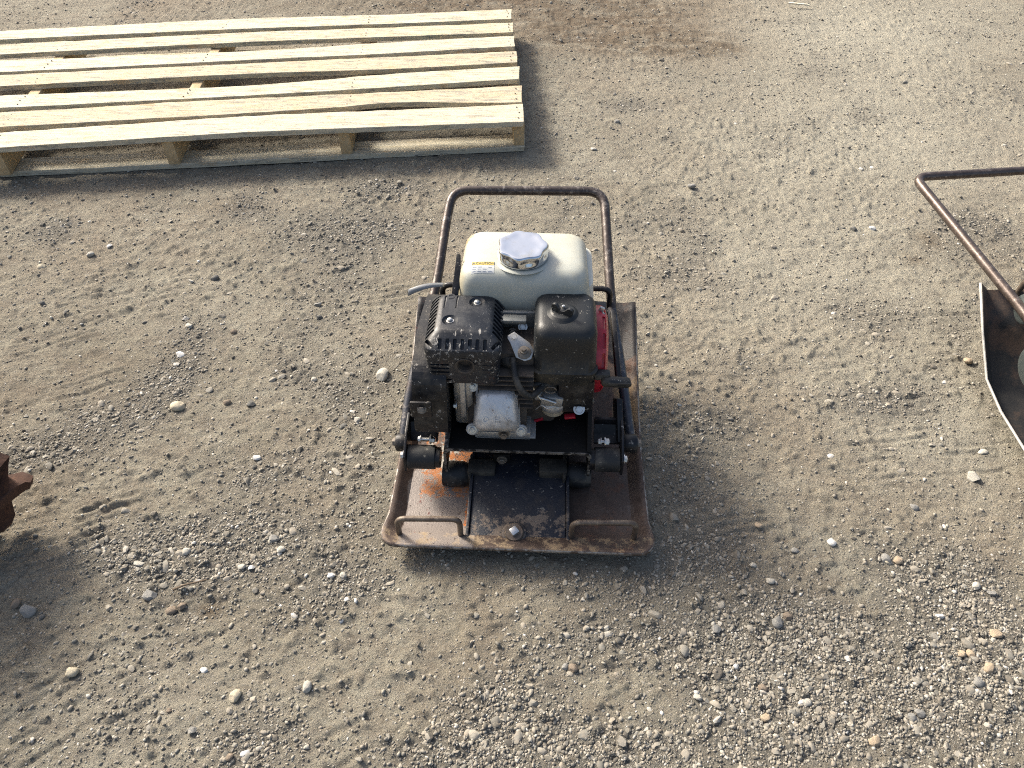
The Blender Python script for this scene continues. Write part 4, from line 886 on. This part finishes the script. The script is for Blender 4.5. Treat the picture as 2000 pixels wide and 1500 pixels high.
for sx in (-1, 1): mb.prism(poly_round([(0, 0), (.020, 0), (.0215, .014), (.013, .0165), (.004, .006), (0, .006)], .0035), Vector((wn.x, wn.y, .3905)) - Vector((sx * math.sin(0) * .003, .003, 0)), (sx * math.cos(R(-28)), sx * math.sin(R(-28)), 0), (0, 0, 1), .0065 * sx)
mb.lathe((wn.x, wn.y, .390), (0, 0, 1), [(0, .011), (.006, .0095), (.008, .006)], 20); wg = mb.build('wing_nut', M['plastic'], ac)
mb = MB(); mb.cyl((wn.x, wn.y, .396), (wn.x, wn.y, .4035), .0030, n=10, bev=.001); mb.build('stud', M['zinc'], wg)
# lower elbow of the air cleaner
ea = A.y(1090, 758, ay0 + .004); eb = A.y(1156, 808, ay0 + .004); mb = MB(); mb.box(((ea.x + eb.x) / 2, ay0 + .034, (ea.z + eb.z) / 2 + .006), (eb.x - ea.x, .055, ea.z - eb.z + .018), bev=.006)
el = mb.build('air_elbow', M['black'], eng); c = A.y(1131, 803, ay0)
mb = MB(); mb.hexbolt((c.x, ay0 + .006, c.z), (0, -.75, .6), .0078, .011); mb.build('bolt', M['zinc'], el)
c = A.y(1153, 782, ay0 + .03); mb = MB(); mb.hexbolt((c.x - .003, c.y, c.z), (1, -.3, .2), .0070, .009); mb.build('bolt', M['zinc'], el)
# carburettor
cb = A.y(1080, 790, ay0 + .012); mb = MB(); mb.box((cb.x - .003, cb.y + .014, cb.z + .016), (.044, .05, .026), Matrix.Rotation(R(8), 3, 'Y'), bev=.005); mb.cyl((cb.x - .036, cb.y + .012, cb.z + .018), (cb.x - .01, cb.y + .012, cb.z + .018), .014, n=20)
mb.lathe((cb.x, cb.y + .012, cb.z - .012), (0, 0, 1), [(0, .0255), (.002, .0265), (.012, .0265), (.018, .022)], 28)
ca = mb.build('carburettor', M['alu'], eng)
mb = MB(); mb.lathe((cb.x + .001, cb.y + .012, cb.z - .034), (0, 0, 1), [(0, .0055), (.004, .0065), (.0045, .017), (.009, .0225), (.022, .0245)], 28); mb.build('float_bowl', M['bowl'], ca)
mb = MB(); p0 = A.y(1052, 776, ay0); p1 = A.y(1086, 787, ay0 - .004); mb.cyl(p0, p1, .0032, n=12); mb.build('choke_rod', M['zinc'], ca)
mb = MB(); p0 = A.y(1075, 764, ay0); mb.tube([p0 + Vector((.011 * math.cos(a / 5), .003, .008 * math.sin(a / 5))) for a in range(0, 30)], .0012, 6); mb.build('governor_spring', M['oldbolt'], ca)
mb = MB(); p0 = A.y(1113, 813, ay0 + .01); mb.box(p0, (.022, .012, .006), Matrix.Rotation(R(-10), 3, 'Y'), bev=.002); p0 = A.y(1052, 818, ay0 + .02); mb.box(p0, (.020, .010, .007), Matrix.Rotation(R(-25), 3, 'Y'), bev=.002); mb.build('fuel_lever', M['red'], ca)
# recoil starter housing (red)
rx0 = A.y(1160, 690, .30).x - .012; rx1 = A.y(1184, 690, .30).x; rc = (.330, .256)
mb = MB(); mb.lathe((rx0 - .02, rc[0], rc[1]), (1, 0, 0), [(0, .088), (rx1 - rx0 + .008, .087), (rx1 - rx0 + .015, .083), (rx1 - rx0 + .020, .072), (rx1 - rx0 + .022, .03)], 48); rec = mb.build('recoil_starter_housing', M['red'], eng, smooth=50)
cut = MB()
for k in range(14):
    a = R(25 + 360 / 14 * k); y_ = rc[0] + .0855 * math.cos(a); z_ = rc[1] + .0855 * math.sin(a)
    cut.box((rx1 - .0095, y_, z_), (.0062, .030, .012), Matrix.Rotation(a + R(90), 3, 'X'), bev=.002)
boolcut(rec, cut)
# pull grip
g0 = A.y(1170, 745, .225); g1 = A.y(1228, 747, .225); mb = MB(); mb.box((g0 + g1) / 2 + Vector((.004, 0, 0)), (g1.x - g0.x, .020, .018), Matrix.Rotation(R(2), 3, 'Y'), bev=.0075, seg=4); pg = mb.build('starter_grip', M['plastic'], eng)
mb = MB(); c = (g0 + g1) / 2; mb.box(c + Vector((.010, -.0095, .003)), (.044, .003, .008), bev=.0014); mb.box(c + Vector((-.022, .012, .006)), (.030, .018, .016), bev=.004); mb.build('grip_label_pad', M['rubber'], pg)
# switch box and bracket at right behind the air cleaner
c = A.y(1172, 612, .36); mb = MB(); mb.box((c.x, .37, c.z - .01), (.026, .04, .035), bev=.003); o = mb.build('switch_box', M['black'], eng)
mb = MB(); c = A.y(1174, 606, .345); mb.box(c, (.010, .006, .016), Matrix.Rotation(R(20), 3, 'Y'), bev=.002); mb.lathe(c + Vector((.002, -.003, -.009)), (0, -1, .3), [(0, .007), (.006, .007), (.007, .005)], 14); mb.build('toggle', M['zinc'], o)
# control bracket, lever and bolts between muffler and air cleaner
c = A.y(1010, 640, .300); mb = MB(); mb.box((c.x + .0, .318, c.z - .012), (.075, .008, .075), bev=.002); mb.box((c.x - .012, .300, c.z + .020), (.060, .02, .010), bev=.003); o = mb.build('control_bracket', M['grey'], eng)
for px, py, yy in ((1021, 641, .308), (1017, 733, .262), (1001, 652, .300)):
    c = A.y(px, py, yy); mb = MB(); mb.hexbolt(c + Vector((0, .004, 0)), (0, -.8, .6), .0062, .008); mb.build('bolt', M['zinc'] if yy != .3 else M['oldbolt'], o)
a = A.y(1003, 660, .262); b_ = A.y(1023, 686, .245)
u = Vector((b_.x - a.x, b_.y - a.y, b_.z - a.z)); ln = u.length; u.normalize(); vv = Vector((0, -.6, .8)).cross(u).normalized()
mb = MB(); mb.prism([(-.010, -.006), (-.006, -.010), (.004, -.010), (ln, -.019), (ln + .016, -.010), (ln + .020, .002), (ln + .010, .016), (ln - .006, .018), (0, .010), (-.008, .008)], a, u, vv, .003, bev=.0006)
mb.cyl(a + Vector((.001, -.003, .0045)), a + Vector((.001, -.004, .0062)), .0040, n=14); lv = mb.build('throttle_plate', M['alu'], eng)
mb = MB(); nn = Vector((0, -.5, .85)).normalized(); mb.lathe(b_ - nn * .002, nn, [(0, .016), (.0035, .015), (.006, .0105), (.0065, .0075), (.012, .0075), (.0122, .0045), (.020, .0042)], 24); mb.build('pivot_nut', M['oldbolt'], lv)
# spark plug cap and hoses
h0 = [A.y(px, py, yy) for px, py, yy in ((1001, 700, .235), (1004, 722, .215), (1008, 745, .195), (1019, 766, .185), (1036, 776, .19), (1047, 768, .20), (1062, 752, .225))]
mb = MB(); mb.tube(rounded(h0, .02, 4), [.0065] * 200 if False else .0062, 12); mb.build('breather_hose', M['rubber'], eng)
h0 = [A.y(px, py, yy) for px, py, yy in ((1012, 760, .235), (1035, 752, .225), (1062, 750, .225), (1085, 752, .24))]
mb = MB(); mb.tube(rounded(h0, .02, 4), .0058, 12); mb.build('fuel_hose', M['rubber'], eng)
c = A.y(993, 712, .235); mb = MB(); mb.cyl(c + Vector((-.008, .01, 0)), c + Vector((.012, -.004, .006)), .0125, .0105, n=18, bev=.002); mb.build('spark_plug_cap', M['rubber'], eng)
for k, pts in enumerate((((1030, 700, .26), (1042, 725, .235), (1040, 760, .22), (1056, 780, .215)), ((985, 690, .27), (996, 720, .24), (990, 738, .235)), ((1046, 800, .215), (1058, 790, .21), (1070, 800, .205), (1085, 796, .205)))):
    mb = MB(); mb.tube(rounded([A.y(*q) for q in pts], .02, 4), (.0016, .0026, .0013)[k], 8); mb.build('linkage_rod' if k != 1 else 'ignition_lead', M['zinc'] if k != 1 else M['rubber'], eng)
mb = MB(); c = A.y(1042, 765, .25); mb.box(c, (.03, .03, .03), Matrix.Rotation(R(20), 3, 'Y'), bev=.006); mb.build('carburettor_spacer', M['castiron'], eng)
# throttle lever rising left of the tank
l0 = A.y(888, 578, .34); l1 = A.y(896, 495, .40); mb = MB(); w_ = Vector((.006, 0, 0))
mb.prism([(-.0065, 0), (.0065, 0), (.0075, .5), (.004, .96), (0, 1.0), (-.004, .97)], l0, (1, 0, 0), (l1 - l0), -.005, bev=.0008); mb.build('throttle_lever', M['black'], eng)
# rear upright strut behind the right tube and gloss bar
s0 = A.y(1196, 610, .46); s1 = A.y(1208, 745, .30); mb = MB(); mb.box((s0 + s1) / 2, (.010, .02, (s0 - s1).length), (s0 - s1).to_track_quat('Z', 'Y').to_matrix(), bev=.002); mb.build('frame_strut', M['black'], comp)
s0 = A.y(1206, 778, .28); s1 = A.y(1209, 862, .22); mb = MB(); mb.box((s0 + s1) / 2, (.012, .045, (s0 - s1).length), (s0 - s1).to_track_quat('Z', 'Y').to_matrix(), bev=.002); mb.build('handle_stop_plate', M['black'], comp)
# hanging plastic tag (thing of its own)
ta = A.y(868, 556, .38); tb = A.y(797, 572, .36); d = tb - ta; up = Vector((0, .3, .95)).normalized(); b = bmesh.new(); n = 14; rws = []
for k in range(n + 1):
    t = k / n; p = ta + d * t + Vector((0, 0, .006 * math.sin(t * math.pi))); hw = .0042 + .0022 * t; tw = Vector((0, math.cos(t * 1.0), math.sin(t * 1.0) * .6 + .4)).normalized()
    rws.append((b.verts.new(p - tw * hw), b.verts.new(p + tw * hw)))
for r0, r1 in zip(rws, rws[1:]): b.faces.new((r0[0], r0[1], r1[1], r1[0]))
me_ = bpy.data.meshes.new('plastic_tag'); b.to_mesh(me_); b.free()
M3 = Matrix.Translation(O) @ Matrix.Rotation(R(-2.4), 4, 'Z'); me_.transform(M3)
for p in me_.polygons: p.use_smooth = True
tg = link('plastic_tag', me_, M['tagmat'], label='narrow grey plastic strip tag sticking out beside the left handle tube', cat='tag'); md = tg.modifiers.new('s', 'SOLIDIFY'); md.thickness = .0006

# ------------------------------------------------------------------ SECOND COMPACTOR at the right edge
yaw2 = 0.
W2 = .33
O2 = Vector((1.091 + W2, .80, 0)); O2.z = 0
B = Frame(O2, yaw2)
c2 = empty('plate_compactor', O2, yaw2, 'plate compactor with black tray and brown tube handle, cut off by the right edge', 'plate compactor')
rows2 = [(-.10, .075, .5), (-.06, .045, .8), (-.01, .022, 1), (.05, .014, 1), (.15, .014, 1), (.228, .014, 1), (.327, .015, 1), (.412, .031, 1), (.497, .096, 1), (.586, .176, .9)]
base_plate(c2, rows2, lambda y: W2 - max(0, -(y + .02)) * .6, .022, .024, [M['plate2'], M['plate2rim']], th=.0055)
for (x0, x1) in ((-.265, -.17),):
    a = B.z(1978, 578, .16); mb = MB(); mb.tube(rounded([(a.x, a.y, .12), (a.x + .012, a.y, .22), (a.x + .10, a.y, .22), (a.x + .11, a.y, .12)], .02), .0065, 14); mb.build('lifting_loop', M['loop'], c2)
    a0 = a
dz = B.y(1996, 604, .50); mb = MB(); mb.lathe((dz.x, .50, dz.z), (1, 0, 0), [(0, .028), (.004, .034), (.22, .034), (.225, .031)], 32); mb.build('rear_weight', M['bluegrey'], c2)
ct = B.y(2020, 722, .30); mb = MB(); mb.lathe((ct.x, .30, ct.z), (1, .12, .05), [(0, .042), (.003, .050), (.012, .053), (.03, .054), (.20, .054), (.21, .05)], 40); ex = mb.build('exciter_housing', M['bluegrey'], c2, smooth=50)
mb = MB(); mb.box((.04, .28, .19), (.22, .30, .012), bev=.003); mb.build('engine_deck', M['deck'], c2)
mb = MB(); mb.box((.06, .30, .29), (.16, .20, .18), bev=.02); mb.build('engine_block', M['grey'], c2)
mb = MB(); mb.loft([(.05, .32, .385, .11, .08, .03), (.05, .32, .44, .105, .075, .03), (.05, .32, .455, .08, .05, .03)]); mb.build('fuel_tank', M['tank'], c2)
# handle of the second compactor
topc = B.plane(1795, 342, (0, 1.70 - O2.y, .27), (0, 0, 1)) if False else None
pvy, pvz = .16, .14
tp = WZ(1800, 338, .26); tpl = B.i @ (tp - O2)
hd2 = Vector((0, tpl.y - pvy, tpl.z - pvz)); hn2 = Vector((1, 0, 0)).cross(hd2)
Q = [B.plane(px, py, (0, pvy, pvz), hn2) for px, py in ((2062, 800), (2030, 655), (2002, 612), (1786, 346), (1806, 335.5), (2004, 333))]
xr2 = Vector((-Q[0].x * .55, Q[0].y, Q[0].z)); top_r = Vector((-Q[5].x + .10, Q[5].y, Q[5].z))
PH = [Q[0], Q[1], Q[2], Q[3], Q[5], Vector((.30, Q[5].y, Q[5].z)), Vector((.27, pvy, pvz))]
mb = MB(); mb.tube(rounded(PH, [.05, .08, .036, .02, .04], 8), .0112, 16); mb.build('handle', M['tube2'], c2)

# ------------------------------------------------------------------ RUSTY TILLER WHEEL at the left edge
tc_ = WZ(-180, 960, .18); ru = empty('rusty_tine_rotor', (tc_.x, tc_.y, 0), R(0), 'rusty iron rotor with a hooked tooth poking in at the left edge', 'iron rotor')
T = Frame((tc_.x, tc_.y, 0), 0)
tip = T.z(62, 942, .085); root = T.z(-8, 962, .10); low = T.z(15, 1030, .012)
def blade(pts, w, th, name):
    mb = MB(); pts = [Vector(p) for p in pts]; n = len(pts); rows_ = []
    for i, p in enumerate(pts):
        t = (pts[min(i + 1, n - 1)] - pts[max(i - 1, 0)]).normalized(); s = Vector((0, 0, 1)).cross(t).normalized(); u_ = t.cross(s)
        rows_.append([mb.b.verts.new(p + s * w[i] * a + u_ * th * c) for a, c in ((-.5, -.5), (.5, -.5), (.56, 0), (.5, .5), (-.5, .5), (-.56, 0))])
    for r0, r1 in zip(rows_, rows_[1:]):
        for j in range(6): mb.b.faces.new((r0[j], r0[(j + 1) % 6], r1[(j + 1) % 6], r1[j]))
    mb.b.faces.new(rows_[0]); mb.b.faces.new(rows_[-1][::-1]); return mb.build(name, M['rust'], ru, smooth=35)
blade([root + Vector((-.09, -.04, .05)), root + Vector((-.04, -.025, .02)), root + Vector((.0, -.012, .004)), root + (tip - root) * .4 + Vector((0, .004, .003)), root + (tip - root) * .75 + Vector((0, .008, .002)), tip], [.12, .10, .075, .045, .030, .016], .022, 'tooth')
blade([root + Vector((-.08, .02, .12)), T.z(-4, 915, .16), T.z(3, 960, .10), T.z(-6, 1000, .05)], [.05, .055, .06, .07], .02, 'web')
blade([T.z(-40, 985, .07), T.z(-10, 1005, .045), T.z(4, 1022, .02), low], [.09, .07, .05, .02], .02, 'tooth')
mb = MB(); mb.lathe((-.16, 0, .16), (1, .25, 0), [(0, .06), (.01, .09), (.20, .10), (.21, .06)], 26); mb.build('drum', M['rust'], ru)
for k in range(7):
    a = R(20 + 51 * k); blade([(-.04, .08 * math.cos(a), .16 + .08 * math.sin(a)), (-.02, .11 * math.cos(a), .16 + .11 * math.sin(a)), (-.01, .11 * math.cos(a + .2), .16 + .11 * math.sin(a + .2)), (0, .15 * math.cos(a + .4), .16 + .15 * math.sin(a + .4))], [.06, .05, .04, .02], .02, 'tooth')
mb = MB(); mb.box((-.26, .14, .21), (.18, .16, .03), bev=.01); mb.build('hood', M['rust'], ru)

# ------------------------------------------------------------------ twigs
p = WZ(370, 1140, .008); mb = MB(); mb.tube([p + Vector((-.028, -.012, -.002)), p + Vector((-.01, -.004, .001)), p + Vector((.012, .003, .0)), p + Vector((.032, .008, .002))], [.0024, .002, .0017, .001], 8)
mb.build('twig', M['twig'], label='thin dark twig lying in the gravel beside the grey slab stone', cat='twig')
p = WZ(1560, 9, .01); mb = MB(); mb.prism([(-.05, -.006), (.05, -.004), (.048, .004), (-.05, .006)], p, (.95, -.3, 0), (.3, .95, 0), .006); mb.build('wood_splinter', M['splinter'], label='pale splinter of wood on the dirt at the top edge right of the pallet', cat='splinter')
